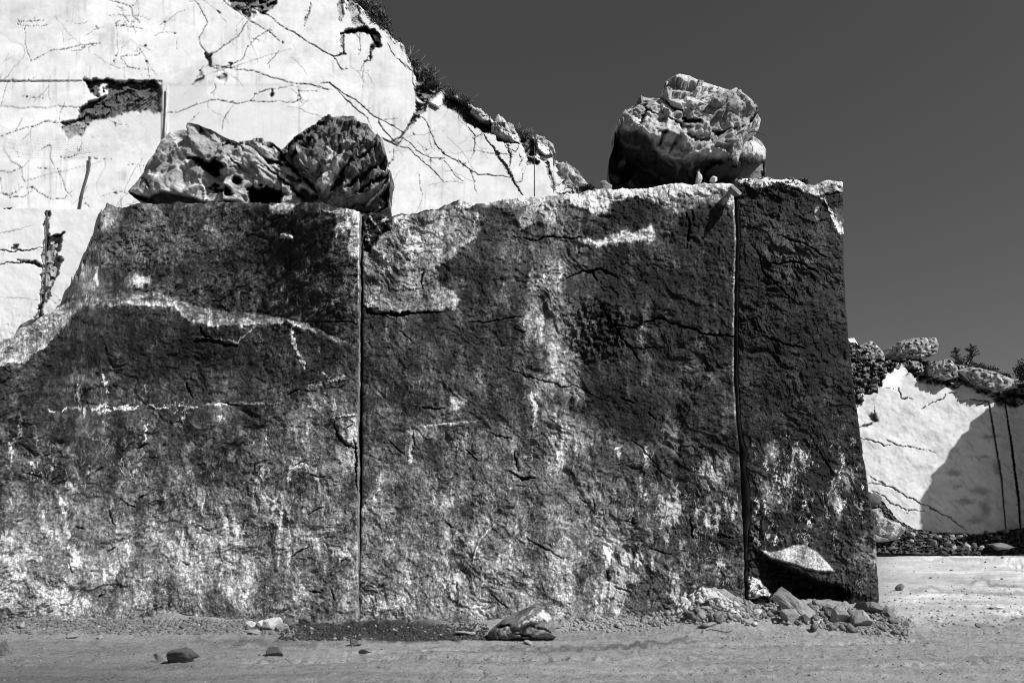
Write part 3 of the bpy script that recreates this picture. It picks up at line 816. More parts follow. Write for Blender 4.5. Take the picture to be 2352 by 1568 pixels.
def paint_right(S):
    x, y = S.x, S.y
    S.tone[:] = A(.205)
    S.blob(1830, 470, 110, 40, A(.15), .8, .7); S.blob(1810, 560, 60, 60, A(.33), .9, .7, rot=40)
    S.blob(1880, 620, 50, 60, A(.27), .9, .6)
    S.blob(1840, 780, 90, 60, A(.12), .9, .8); S.blob(1760, 700, 60, 70, A(.155), .9, .6)
    S.blob(1800, 900, 70, 50, A(.20), .9, .6); S.blob(1890, 1120, 90, 160, A(.19), .9, .5)
    S.blob(1935, 1250, 60, 80, A(.24), .9, .5)
    # weathered cap stone at the corner and the lime seam below it
    S.poly([(1690, 395), (1780, 400), (1960, 395), (1945, 442), (1905, 440), (1880, 448), (1850, 440), (1800, 424), (1740, 428), (1690, 424)], A(.66), 4, .9, .03)
    S.blob(1912, 432, 16, 10, A(.4), .6, .7); S.blob(1860, 428, 14, 6, A(.35), .6, .7)
    S.line([(1870, 440), (1895, 458), (1903, 475), (1912, 495), (1925, 515), (1932, 530)], [2.5, 3, 3, 4, 8, 9], A(.8), jit=4)
    S.blob(1878, 482, 4, 6, A(.5), .5, .9); S.blob(1878, 498, 4, 5, A(.5), .5, .9)
    S.blob(1930, 500, 12, 20, A(.4), .8, .6)
    S.line([(1895, 448), (1945, 442)], 3.5, .012, h=-.07)
    S.line([(1760, 610), (1820, 600), (1850, 610), (1880, 625)], 3, .012, h=-.08)
    S.line([(1725, 560), (1750, 620), (1790, 660), (1840, 700)], 3, .012, h=-.07, jit=7)
    S.line([(1790, 540), (1850, 560), (1900, 590)], 3, .012, h=-.06, jit=7)
    S.line([(1750, 770), (1800, 790), (1850, 800)], 3, .012, h=-.07, jit=7)
    # smooth fresh spall with its deep shade line
    S.poly([(1746, 1262), (1770, 1268), (1798, 1262), (1824, 1252), (1850, 1250), (1858, 1258), (1877, 1269), (1893, 1285), (1916, 1312), (1890, 1311), (1864, 1308), (1848, 1304), (1829, 1297), (1800, 1289), (1771, 1281)], A(.60), 3, .97, .0, 0., warp=False)
    w = S.lastw; S.h = S.h*(1-w)+w*(.01+.0006*(y-1245)+.010*fbm2(x/22, y/22, 4, 455))
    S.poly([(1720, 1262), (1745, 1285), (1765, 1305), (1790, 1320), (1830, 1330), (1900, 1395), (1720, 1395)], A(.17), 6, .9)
    S.poly([(1719, 1330), (1728, 1322), (1772, 1365), (1768, 1372), (1719, 1375)], A(.62), 2, .95, .0, 0.)
    w = S.lastw; S.h = S.h*(1-w)+w*.06
    S.poly([(1900, 1380), (1960, 1370), (2020, 1380), (2020, 1430), (1880, 1420)], A(.56), 8, .9)
    rng_ = random.Random(12)
    for i in range(34):
        px = rng_.uniform(1725, 1985); py = rng_.uniform(960, 1250); L_ = rng_.uniform(10, 45)
        S.line([(px, py), (px+rng_.uniform(-7, 7), py+L_*.5), (px+rng_.uniform(-7, 7), py+L_)], [rng_.uniform(1, 3), rng_.uniform(1, 4), .6], A(rng_.uniform(.55, .75)), k=.85, jit=8, seed=i+3)
    S.blob(1925, 1160, 10, 26, A(.72), .5, .9); S.blob(1912, 1120, 5, 30, A(.6), .5, .7); S.blob(1955, 1100, 14, 20, A(.62), .6, .7)
    S.blob(1770, 1035, 16, 20, A(.55), .7, .7); S.blob(1770, 1130, 20, 30, A(.45), .7, .6); S.blob(1840, 1055, 12, 14, A(.55), .6, .7)
    S.blob(1990, 1290, 26, 60, A(.42), .7, .7)
    rs = random.Random(33)
    for i in range(30):
        S.blob(rs.uniform(1720, 1990), rs.uniform(520, 1200), rs.uniform(2.5, 7), rs.uniform(30, 90), A(rs.choice((.08, .1, .22, .26))), .9, rs.uniform(.3, .6))
    mottling(S, 440, .5)
    S.speck[:] = np.clip(.02+.52*sstep(930, 1030, y+50*fbm2(x/90, y/90, 3, 450))*sstep(-.6, .3, fbm2(x/60, y/90, 3, 452))+.2*fbm2(x/40, y/60, 3, 451)*sstep(900, 1000, y), 0, 1)
    S.speck *= sstep(S.U+10, S.U-25, y)
    sm = sstep(1745, 1765, x)*sstep(1920, 1900, x)*(y < S.U)*(y > 1245)
    S.speck *= 1-sm*.9

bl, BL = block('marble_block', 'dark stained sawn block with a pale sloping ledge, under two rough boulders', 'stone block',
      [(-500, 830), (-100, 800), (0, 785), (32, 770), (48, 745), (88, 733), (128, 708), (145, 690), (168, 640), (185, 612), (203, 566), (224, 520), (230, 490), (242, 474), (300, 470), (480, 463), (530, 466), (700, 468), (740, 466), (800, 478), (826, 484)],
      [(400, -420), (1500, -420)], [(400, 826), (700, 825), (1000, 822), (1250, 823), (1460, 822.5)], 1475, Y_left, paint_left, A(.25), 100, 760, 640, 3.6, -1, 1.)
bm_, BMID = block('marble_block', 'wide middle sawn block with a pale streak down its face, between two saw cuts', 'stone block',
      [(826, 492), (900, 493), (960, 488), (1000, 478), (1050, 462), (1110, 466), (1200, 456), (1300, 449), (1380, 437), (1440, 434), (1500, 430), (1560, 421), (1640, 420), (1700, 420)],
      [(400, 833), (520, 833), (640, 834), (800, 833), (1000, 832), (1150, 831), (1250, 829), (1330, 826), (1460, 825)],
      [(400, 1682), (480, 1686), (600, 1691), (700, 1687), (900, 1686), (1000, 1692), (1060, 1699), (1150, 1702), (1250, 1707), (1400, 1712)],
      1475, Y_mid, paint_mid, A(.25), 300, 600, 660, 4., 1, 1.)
br, BR = block('marble_block', 'narrow dark sawn block at the right end, undercut at its foot', 'stone block',
      [(1685, 414), (1720, 408), (1760, 409), (1790, 412), (1810, 410), (1835, 414), (1850, 424), (1872, 425), (1890, 416), (1902, 411), (1915, 413), (1933, 416), (1945, 424)],
      [(400, 1692), (480, 1694), (600, 1699), (700, 1696), (900, 1694), (1000, 1701), (1040, 1706), (1065, 1718), (1095, 1711), (1130, 1719), (1170, 1724), (1210, 1723), (1240, 1718), (1290, 1717), (1400, 1719)],
      [(400, 1933), (480, 1936), (680, 1939), (800, 1948), (950, 1965), (1080, 1985), (1190, 2003), (1260, 2012), (1360, 2018), (1475, 2022)],
      1455, Y_right, paint_right, A(.18), 500, 260, 680, 4., 1, 1.1, tjit=3.)

# ------------------------------------------------------------------ quarry cliff behind
def plane_Y(x, y, n, c):
    """distance at which the sight line through (x,y) meets the plane n.p=c"""
    rx, rz = (x-CX)/FD, (HZ-y)/FD
    return (c-n[2]*EYE)/(n[0]*rx+n[1]+n[2]*rz)

def tr1(*p): return [(a*.4002, b*.4002) for a, b in p]
def tr2(*p): return [(658.6+a*.4002, b*.4002) for a, b in p]
def tr4(*p): return [(1881.6+a*.42, 733.8+b*.42) for a, b in p]

NCL = np.array((.36, -.86, .36)); NCL /= np.linalg.norm(NCL)
CCL = float(NCL @ pt(600, 470, 20.5))
RIDGE = [(-700, -420), (500, -200), (700, -90), (790, -20), (810, 0), (830, 14), (862, 36), (885, 62), (905, 86), (928, 104), (940, 135), (958, 158), (990, 182), (1012, 206), (1030, 216), (1059, 226), (1083, 242), (1117, 258), (1133, 278), (1150, 284), (1180, 296), (1212, 314), (1228, 314), (1262, 328), (1272, 356), (1268, 368), (1296, 376), (1312, 388), (1330, 408), (1350, 424), (1380, 436), (1480, 470)]

def build_cliff():
    xs = np.concatenate([np.linspace(-640, -20, 60), np.arange(-18, 1400, 1.9)])
    v = np.linspace(0, 1, 330)
    x, Vv = np.meshgrid(xs, v)
    fr_, _, _ = facet2(x/17, x*0+.4, 19)
    yt = lin(RIDGE, x)+5*fbm2(x/14, x*0, 5, 21, .65)+9*fr_*sstep(820, 900, x)
    yb = 540.
    y = yb+Vv*(yt-yb)
    S = Sheet(x, y, .51, 6, 26, 20)
    Yr = plane_Y(x, y, NCL, CCL)
    P0 = pt(x, y, Yr); X, Z = P0[..., 0], P0[..., 2]
    S.tone *= 1+.12*fbm2(x/70, y/50, 5, 22, .6)+.05*fbm2(x/9, y/60, 4, 23)+.05*fbm2(x/3, y/3, 2, 30)
    S.tone *= 1-.10*sstep(.25, .7, fbm2(x/45, y/30, 5, 31, .62))
    S.h += .02*fbm2(X*.4, Z*.4, 3, 24)+.004*fbm2(X*3, Z*3, 3, 25)
    fp, ep, cp = facet2(x/230+.25*fbm2(x/120, y/120, 3, 33), y/130+x/700, 34); S.h += .03*fp; S.tone *= 1+.12*(cp-.5)
    S.tone *= 1-.22*sstep(.1, .7, fbm2(x/10, y/150, 4, 35))*sstep(-.1, .4, fbm2(x/160, y/120, 3, 36))
    # saw-cut steps of the face
    low = sstep(184, 187, y)*sstep(374, 370, x)
    S.h -= .05*low
    S.h -= .03*sstep(190, 200, y)*sstep(384, 388, x)*sstep(690, 684, x)
    S.poly([(386, 200), (675, 192), (672, 240), (662, 345), (386, 345)], .46, 8, .7, warp=False)  # panel painted darker, as a face turned further from the sun
    S.poly([(372, 200), (384, 203), (381, 315), (370, 315)], .46, 1.2, .6, h=.05, warp=False)
    S.line([(0, 186), (80, 187), (190, 185), (300, 184), (372, 187)], [.3, .4, .8, .9, .9], .12, k=.7, jit=1, h=-.02)  # shadow under the overhanging lip, painted as a thin dark line
    S.blob(1040, 330, 70, 30, .42, .9, .5); S.blob(1090, 420, 60, 40, .48, .9, .5); S.blob(960, 350, 60, 25, .46, .9, .4)
    # hollows with dark broken rock
    f, e, _ = facet2(S.wx/24+S.y/40, S.wy/13, 26); f2, _, _ = facet2(S.wx/7, S.wy/5, 27)
    def hollow(p, tone, h, rough=.16, **kw):
        w = S.poly(p, tone, kw.get('soft', 2.5), .95, h)
        S.h += w*(rough*f+.05*f2)
        S.tone *= 1+w*(.8*np.clip(f, -.6, 1.2))
    hollow(tr1((470, 455), (620, 460), (720, 470), (790, 470), (880, 470), (925, 500), (915, 560), (925, 650), (850, 640), (760, 640), (640, 670), (520, 700), (430, 700), (360, 700), (430, 690), (480, 610), (560, 560), (510, 520)), .05, -.22)
    S.poly(tr1((575, 480), (625, 490), (600, 540), (560, 560), (570, 520)), .7, 3, .9, .1)
    S.poly(tr1((690, 470), (790, 480), (720, 500)), .05, 3, .9)
    hollow(tr1((355, 705), (470, 700), (515, 700), (490, 740), (470, 790), (430, 775), (380, 790), (360, 750)), .20, -.14, .08)
    hollow(tr1((1285, -40), (1600, -40), (1575, 30), (1530, 80), (1480, 80), (1425, 105), (1340, 50)), .10, -.35, .22)
    S.poly(tr1((1430, 80), (1470, 55), (1490, 80), (1430, 105)), .6, 3, .9, .1)
    hollow(tr1((1170, 300), (1205, 310), (1215, 375), (1190, 375)), .03, -.3, .1)
    hollow(tr1((1100, 488), (1165, 445), (1165, 475), (1130, 490)), .06, -.15, .1)
    hollow(tr1((1130, 450), (1165, 380), (1160, 440)), .25, -.1, .05)
    hollow(tr1((1560, 520), (1575, 545), (1560, 562), (1550, 540)), .03, -.2, .05)
    hollow(tr1((1310, 365), (1340, 370), (1325, 390)), .03, -.2, .05)
    hollow(tr1((1225, 430), (1270, 420), (1310, 445), (1300, 470), (1250, 445)), .25, -.06, .1)
    hollow(tr2((310, 190), (380, 165), (450, 150), (500, 165), (545, 200), (540, 250), (500, 290), (470, 340), (495, 250), (470, 190), (410, 185), (340, 195)), .02, -.45, .1)
    S.poly(tr2((490, 195), (540, 200), (540, 240), (505, 235)), .30, 2, .9, .25)
    hollow(tr2((330, -30), (390, 0), (440, 140), (390, 160), (360, 90)), .30, -.15, .05)
    hollow(tr2((285, -20), (325, -20), (325, 60), (320, 130), (300, 125)), .28, -.14, .05)
    hollow(tr2((310, 190), (335, 195), (328, 290), (340, 305), (280, 328), (312, 300)), .22, -.14, .06)
    # ridge shoulder fissures
    hollow(tr2((690, 300), (720, 400), (745, 480), (735, 560), (800, 590), (830, 560), (890, 530), (880, 500), (830, 420), (760, 370)), .12, -.25, .35)
    hollow(tr2((735, 590), (810, 590), (780, 640), (730, 720), (700, 720), (740, 650)), .16, -.3, .2)
    hollow(tr2((895, 545), (1000, 580), (1060, 620), (1120, 655), (1180, 715), (1260, 790), (1330, 830), (1250, 815), (1180, 775), (1100, 745), (1020, 700), (960, 630), (900, 600)), .015, -.6, .1)
    S.poly(tr2((820, 590), (885, 525), (890, 600), (870, 620)), .72, 3, .95, .2, warp=False)
    S.poly(tr2((1190, 720), (1220, 660), (1255, 700), (1300, 800), (1250, 790), (1190, 750)), .42, 3, .95, .25, warp=False)
    S.poly(tr2((1425, 780), (1530, 825), (1545, 885), (1480, 890), (1440, 850)), .78, 2, .95, .2, warp=False)
    hollow(tr2((1300, 740), (1420, 800), (1440, 900), (1380, 890), (1340, 810)), .05, -.3, .2)
    S.poly(tr2((1310, 720), (1340, 760), (1300, 800), (1270, 760)), .5, 3, .8, .1)
    hollow(tr2((1380, 890), (1450, 930), (1430, 950), (1385, 940)), .03, -.3, .1)
    hollow(tr2((1450, 905), (1490, 920), (1530, 1000), (1545, 1100), (1520, 1085), (1505, 990)), .3, -.1, .1)
    S.poly(tr2((1530, 930), (1600, 930), (1680, 1000), (1740, 1080), (1600, 1090), (1550, 1090), (1540, 1000)), .55, 4, .8)
    S.h += sstep(1270, 1300, x)*(.15*f+.05*f2)
    # cracks
    D, H_ = .035, -.05
    rc = random.Random(11)
    def fract(p, w):
        p = [tuple(map(float, q)) for q in p]
        w = [w*.50]*len(p) if np.isscalar(w) else [q*.8 for q in w]
        w[0] *= .4; w[-1] *= .25
        for it in range(4):
            P_, W_ = [p[0]], [w[0]]
            for i in range(len(p)-1):
                a, b = p[i], p[i+1]; L_ = math.hypot(b[0]-a[0], b[1]-a[1])
                if L_ > 3.5:
                    o_ = rc.gauss(0, .05)*L_
                    P_.append(((a[0]+b[0])/2-(b[1]-a[1])/L_*o_, (a[1]+b[1])/2+(b[0]-a[0])/L_*o_)); W_.append(max(.12, (w[i]+w[i+1])/2*rc.uniform(.55, 1.45)))
                P_.append(b); W_.append(w[i+1])
            p, w = P_, W_
        return p, w
    def cr(p, w=1.1, t=D, h=H_, **kw):
        p, w = fract(p, w)
        S.line(p, w, t, 1.1, .95, h=h, jit=.8, seed=5)
        for i in range(2, len(p)-2):
            if rc.random() < .03:            # side hairlines
                a = rc.uniform(0, 6.28); L_ = rc.uniform(5, 18)
                q, ww = fract([p[i], (p[i][0]+L_*math.cos(a), p[i][1]+L_*math.sin(a))], .6)
                S.line(q, ww, t, 1.1, .8, h=-.02, jit=.8)
            if rc.random() < .015: S.blob(p[i][0], p[i][1], rc.uniform(1, 3.5), rc.uniform(1, 3), t, .5, .9, -.06)
    def cr_old(p, w=1.1, t=D, h=H_, **kw): S.line(p, w*.62 if np.isscalar(w) else [q*.8 for q in w], t, 1.3, h=h, jit=kw.get('jit', 1.6), seed=kw.get('seed', 5))
    for p, w in ((((1120, 0), (1155, 60), (1175, 95), (1190, 130), (1165, 175), (1140, 215), (1145, 245), (1175, 290), (1195, 310)), 1.9),
                 (((1195, 310), (1240, 300), (1300, 255), (1360, 215), (1395, 160), (1420, 120)), 1.7),
                 (((1280, 0), (1340, 50), (1425, 110), (1500, 160), (1560, 195), (1625, 248)), 1.3),
                 (((1380, 0), (1460, 50), (1530, 85), (1640, 165), (1740, 225), (1830, 280), (1915, 325), (1940, 370), (1960, 400), (2000, 395)), 2.0),
                 (((1915, 325), (1975, 305)), 2.2),
                 (((2060, 190), (2065, 250), (2058, 320)), .9), (((2040, 195), (2063, 225)), .9),
                 (((2120, 320), (2100, 350), (2070, 400)), .9),
                 (((620, 0), (680, 15), (750, 40), (760, 90), (800, 130), (740, 125)), 1.4), (((790, 0), (760, 40)), 1.4),
                 (((700, 45), (705, 85), (740, 125)), .9), (((650, 150), (740, 155), (850, 180)), .9), (((690, 118), (660, 140), (720, 150)), .9),
                 (((170, 350), (230, 325), (310, 285)), .7), (((310, 285), (400, 275), (460, 260), (575, 250)), 1.2),
                 (((80, 125), (160, 123), (250, 118)), 1.1), (((100, 140), (270, 145)), .6), (((150, 140), (140, 250), (175, 350)), .5),
                 (((0, 785), (100, 750), (200, 725), (350, 705), (430, 692)), 1.3), (((85, 755), (110, 710), (130, 670)), 1.),
                 (((0, 620), (45, 470)), 1.0),
                 (((930, 660), (1010, 645), (1100, 610), (1200, 580), (1260, 575), (1350, 595), (1440, 580), (1560, 585), (1680, 590), (1730, 565), (1710, 510)), 1.4),
                 (((1180, 385), (1260, 380), (1350, 400), (1440, 405), (1530, 435), (1640, 470), (1740, 480), (1830, 495), (1900, 515)), 1.3),
                 (((1190, 372), (1240, 395), (1370, 385)), .9),
                 (((1840, 480), (1890, 475), (1940, 520), (2010, 590), (2060, 640), (2110, 680)), 2.2),
                 (((1890, 475), (1950, 520), (2030, 570), (2090, 620), (2170, 680), (2200, 750), (2250, 800), (2290, 830)), 1.6),
                 (((2170, 680), (2250, 720), (2320, 760), (2260, 830)), 1.2), (((2110, 680), (2130, 740)), .8),
                 (((0, 985), (60, 990), (120, 965), (165, 925)), 1.0),
                 (((0, 1110), (50, 1125), (120, 1075), (190, 1075), (240, 1115), (300, 1145), (370, 1140), (410, 1100)), 1.),
                 (((40, 1130), (130, 1135), (180, 1100), (185, 1070)), .8), (((0, 1020), (10, 1110)), .7),
                 (((345, 900), (370, 910), (440, 890), (470, 820), (480, 770)), .9), (((220, 870), (290, 835), (285, 900), (310, 960)), .7),
                 (((210, 960), (330, 970), (360, 1030), (370, 1080), (410, 1130)), .9), (((510, 905), (600, 915), (640, 915)), .8), (((730, 950), (830, 950)), .6),
                 (((1210, 540), (1240, 510), (1230, 480)), 1.), (((1270, 750), (1280, 690), (1310, 640), (1340, 600)), 1.),
                 (((1440, 580), (1460, 540), (1530, 515), (1680, 490)), .9), (((1530, 370), (1570, 330), (1600, 290)), 1.),
                 (((1240, 390), (1320, 375), (1390, 340), (1410, 290), (1440, 250), (1490, 205), (1560, 175)), 1.2), (((1090, 700), (1140, 650)), .8),
                 (((690, 330), (780, 320), (830, 290)), .6), (((690, 335), (740, 390), (850, 400)), .6),
                 (((1700, 480), (1900, 515)), 1.2), (((1710, 520), (1830, 530)), .8), (((340, 690), (345, 640), (370, 590)), .9), (((120, 555), (200, 560), (260, 570)), .6),
                 (((2290, 340), (2360, 405)), 1.4), (((480, 1165), (520, 1195)), .8), (((160, 460), (210, 440)), .6), (((1190, 590), (1195, 620)), .8)):
        cr(tr1(*p), w)
    for p, w in ((((580, 250), (640, 340), (720, 410)), 1.2),
                 (((720, 410), (735, 500), (740, 590)), 2.4), (((750, 640), (700, 720), (650, 790), (600, 820), (540, 790)), [5, 4, 3, 4, 2]), (((600, 820), (630, 835), (670, 790)), [4, 4, 3]),
                 (((775, 670), (820, 750), (860, 840), (910, 890), (970, 920), (1030, 960), (1100, 1005), (1200, 1010), (1280, 1020)), 1.7),
                 (((620, 830), (700, 850), (750, 900), (820, 960), (870, 1010), (900, 1045)), 1.3),
                 (((610, 850), (610, 910), (580, 950)), 1.), (((830, 910), (910, 905)), 1.), (((820, 960), (830, 925)), 1.),
                 (((1040, 730), (1080, 780), (1075, 850), (1070, 890)), 2.4), (((1080, 790), (1140, 760)), 1.6),
                 (((1045, 975), (1075, 1040), (1090, 1110)), 1.6),
                 (((1420, 800), (1430, 840), (1450, 880), (1500, 910)), 2.4),
                 (((660, 790), (740, 860), (830, 910)), 1.), (((640, 680), (560, 690)), .7), (((1330, 860), (1350, 920), (1330, 960)), 1.4), (((1350, 960), (1350, 1040), (1300, 1050)), .9),
                 (((1240, 800), (1260, 850), (1310, 870), (1335, 820)), 1.4), (((760, 1000), (770, 1100)), .4), (((900, 920), (960, 1000), (1010, 1040)), .5)):
        cr(tr2(*p), w)
    cr(tr2((1130, 770), (1190, 850), (1240, 930), (1290, 1020), (1330, 1090), (1355, 1120)), [3, 4, 5, 4, 3, 2], .12, -.12)
    cr(tr2((1270, 830), (1285, 900), (1275, 960)), [3, 4, 2], .14, -.1)
    cr(tr1((1785, 20), (1765, 90), (1745, 150)), [3, 3.4, 1.5], .18, -.1)
    rf = random.Random(44)
    for i in range(75):                      # fine branching network
        px, py = rf.uniform(-20, 1220), rf.uniform(0, 470); a = rf.choice((.5, .75, 1.0, -.5, -.8, 1.5, 0.1))+rf.gauss(0, .2); L_ = rf.uniform(25, 110)
        q = [(px, py)]
        for j in range(3):
            a += rf.gauss(0, .35); q.append((q[-1][0]+L_/3*math.cos(a), q[-1][1]+L_/3*math.sin(a)))
        cr(q, rf.uniform(.25, .75), .12, -.012)
        if rf.random() < .6:
            b = a+rf.choice((-.9, .9)); cr([q[1], (q[1][0]+L_*.4*math.cos(b), q[1][1]+L_*.4*math.sin(b))], rf.uniform(.2, .5), .14, -.01)
    rg = random.Random(5)
    for i in range(110):                     # hairlines and small pits
        px, py = rg.uniform(0, 1180), rg.uniform(0, 470); a = rg.choice((-.3, .4, .9, -.9, 1.5)); L_ = rg.uniform(8, 40)
        S.line([(px, py), (px+L_*.5*math.cos(a)+rg.uniform(-4, 4), py+L_*.5*math.sin(a)), (px+L_*math.cos(a), py+L_*math.sin(a))], rg.uniform(.1, .3), .2, 1.1, k=.35, jit=4, seed=i)
    for i in range(40):
        px, py = rg.uniform(0, 1180), rg.uniform(20, 470)
        S.blob(px, py, rg.uniform(.6, 1.4), rg.uniform(.6, 1.8), .08, .5, .8, -.02)
    # weathered skin along the ridge
    rim = sstep(20, 0, y-yt+8*fbm2(x/9, y/9, 3, 32))
    S.h += rim*.12*f2
    S.tone += (.07-S.tone)*rim*.9*sstep(-.3, .3, fbm2(x/11, y/11, 3, 28))
    S.h -= .3*sstep(6, 0, y-yt)
    Pf = pt(x, y, Yr-S.h)
    M = Multi(); M.add(Pf, {'tone': np.clip(S.tone, .012, .84)})
    nb = 14; d = np.linspace(0, 1, nb)[:, None]**1.5*16
    e = Pf[-1][None]; T = np.repeat(e, nb, 0)
    T[..., 1] += d; T[..., 2] += .10*d+np.minimum(d, 1)*.25*fbm2(T[..., 0]*1.3, T[..., 1]*1.3, 3, 29)-.25*np.minimum(d, 1)
    M.add(T, {'tone': np.full(T.shape[:2], .16)})
    fe = Pf[::4, -1]; te = T[:, -1]
    fe = np.concatenate([fe, Pf[-1:, -1]])
    M.add(fe[:, None]+(te-te[0])[None], {'tone': np.full((len(fe), nb), .4)})
    fe = Pf[::4, 0]; te = T[:, 0]; fe = np.concatenate([fe, Pf[-1:, 0]])
    M.add(fe[:, None]+(te-te[0])[None], {'tone': np.full((len(fe), nb), .4)})
    # down to the quarry floor behind the blocks
    b0 = Pf[0][None]; k = np.linspace(0, 1, 6)[:, None, None]
    Lw = b0*(1-k)+(b0+np.array([0, -.2, 0]))*k; Lw[..., 2] = b0[..., 2]*(1-k[..., 0])-.3*k[..., 0]
    M.add(Lw[::-1], {'tone': np.full(Lw.shape[:2], .7)})
    base = Pf[0].mean(0); base[2] = 0
    o = link('quarry_cliff', M.mesh('quarry_cliff', base), M_CLIFF); o.location = base
    tag(o, kind='structure')
    return Pf, x, y
CL, CLx, CLy = build_cliff()
def on_cliff(x, y, off=.0):
    return pt(x, y, plane_Y(np.asarray(x, float), np.asarray(y, float), NCL, CCL)-off)

NBE = np.array((.25, -.95, .10)); NBE /= np.linalg.norm(NBE)
CBE = float(NBE @ pt(238, 500, 14.86))
# lower sunlit bench left of the first block
def build_bench():
    n, c = NBE, CBE
    xs = np.concatenate([np.linspace(-500, -20, 40), np.arange(-18, 247, 1.7)]); v = np.linspace(0, 1, 260)
    x, Vv = np.meshgrid(xs, v)
    yt = lin([(-500, 470), (0, 476), (60, 478), (100, 481), (240, 481), (300, 482)], x)+2.5*fbm2(x/18, x*0, 4, 41)
    yb = lin([(-500, 900), (0, 860), (140, 800), (300, 760)], x)
    y = yb+Vv*(yt-yb)
    S = Sheet(x, y, .63, 5, 24, 40)
    Yr = plane_Y(x, y, n, c)
    X = (x-CX)/FD*Yr
    S.h += .012*fbm2(x/60, y/60, 4, 42)
    S.tone *= 1+.05*fbm2(x/50, y/40, 4, 43)
    f, e, _ = facet2(x/9, y/12, 44)
    def hollow(p, tone, h):
        w = S.poly(p, tone, 2.5, .95, h); S.h += w*.06*f; S.tone *= 1+w*.6*np.clip(f, -.8, 1)
    hollow([(105, 482), (113, 484), (111, 560), (104, 640), (97, 730), (88, 735), (92, 690), (98, 600), (102, 540)], .22, -.12)
    hollow([(110, 546), (146, 534), (136, 572), (130, 590), (144, 596), (136, 622), (122, 650), (104, 700), (93, 738), (75, 745), (95, 700), (106, 600)], .26, -.14)
    hollow([(40, 598), (85, 600), (96, 612), (60, 605)], .06, -.1)
    hollow([(25, 572), (42, 560), (36, 575)], .25, -.08)
    S.line([(0, 573), (40, 575), (100, 570)], 1.3, .05, h=-.06); S.line([(0, 608), (50, 604), (100, 616)], 1.3, .08, h=-.05)
    S.line([(0, 535), (40, 528), (70, 518)], .6, .1); S.line([(0, 476), (20, 480), (30, 474)], 2, .06, h=-.06)
    S.line([(0, 683), (50, 684), (90, 690)], .7, .2); S.line([(112, 548), (135, 540), (146, 535)], 1.8, .02, h=-.08)
    S.line([(20, 640), (10, 690)], 4, .6, k=.6, jit=6)
    k = sstep(690, 790, y+14*fbm2(x/22, y/22, 3, 46)+x*.5)
    S.h += k*.012*f; S.tone += (.5*(1+.3*f)-S.tone)*k*.5
    Pf = pt(x, y, Yr-S.h)
    M = Multi(); M.add(Pf, {'tone': np.clip(S.tone, .012, .84)})
    nb = 8; d = np.linspace(0, 1, nb)[:, None]*4.5
    T = np.repeat(Pf[-1][None], nb, 0); T[..., 1] += d; T[..., 2] += .03*d
    M.add(T, {'tone': np.full(T.shape[:2], .55)})
    for j in (0, -1):
        fe = np.concatenate([Pf[::5, j], Pf[-1:, j]]); te = T[:, j]
        M.add(fe[:, None]+(te-te[0])[None], {'tone': np.full((len(fe), nb), .5)})
    base = Pf[0].mean(0); base[2] = 0
    o = link('quarry_bench', M.mesh('quarry_bench', base), M_CLIFF); o.location = base
    tag(o, kind='structure')
build_bench()

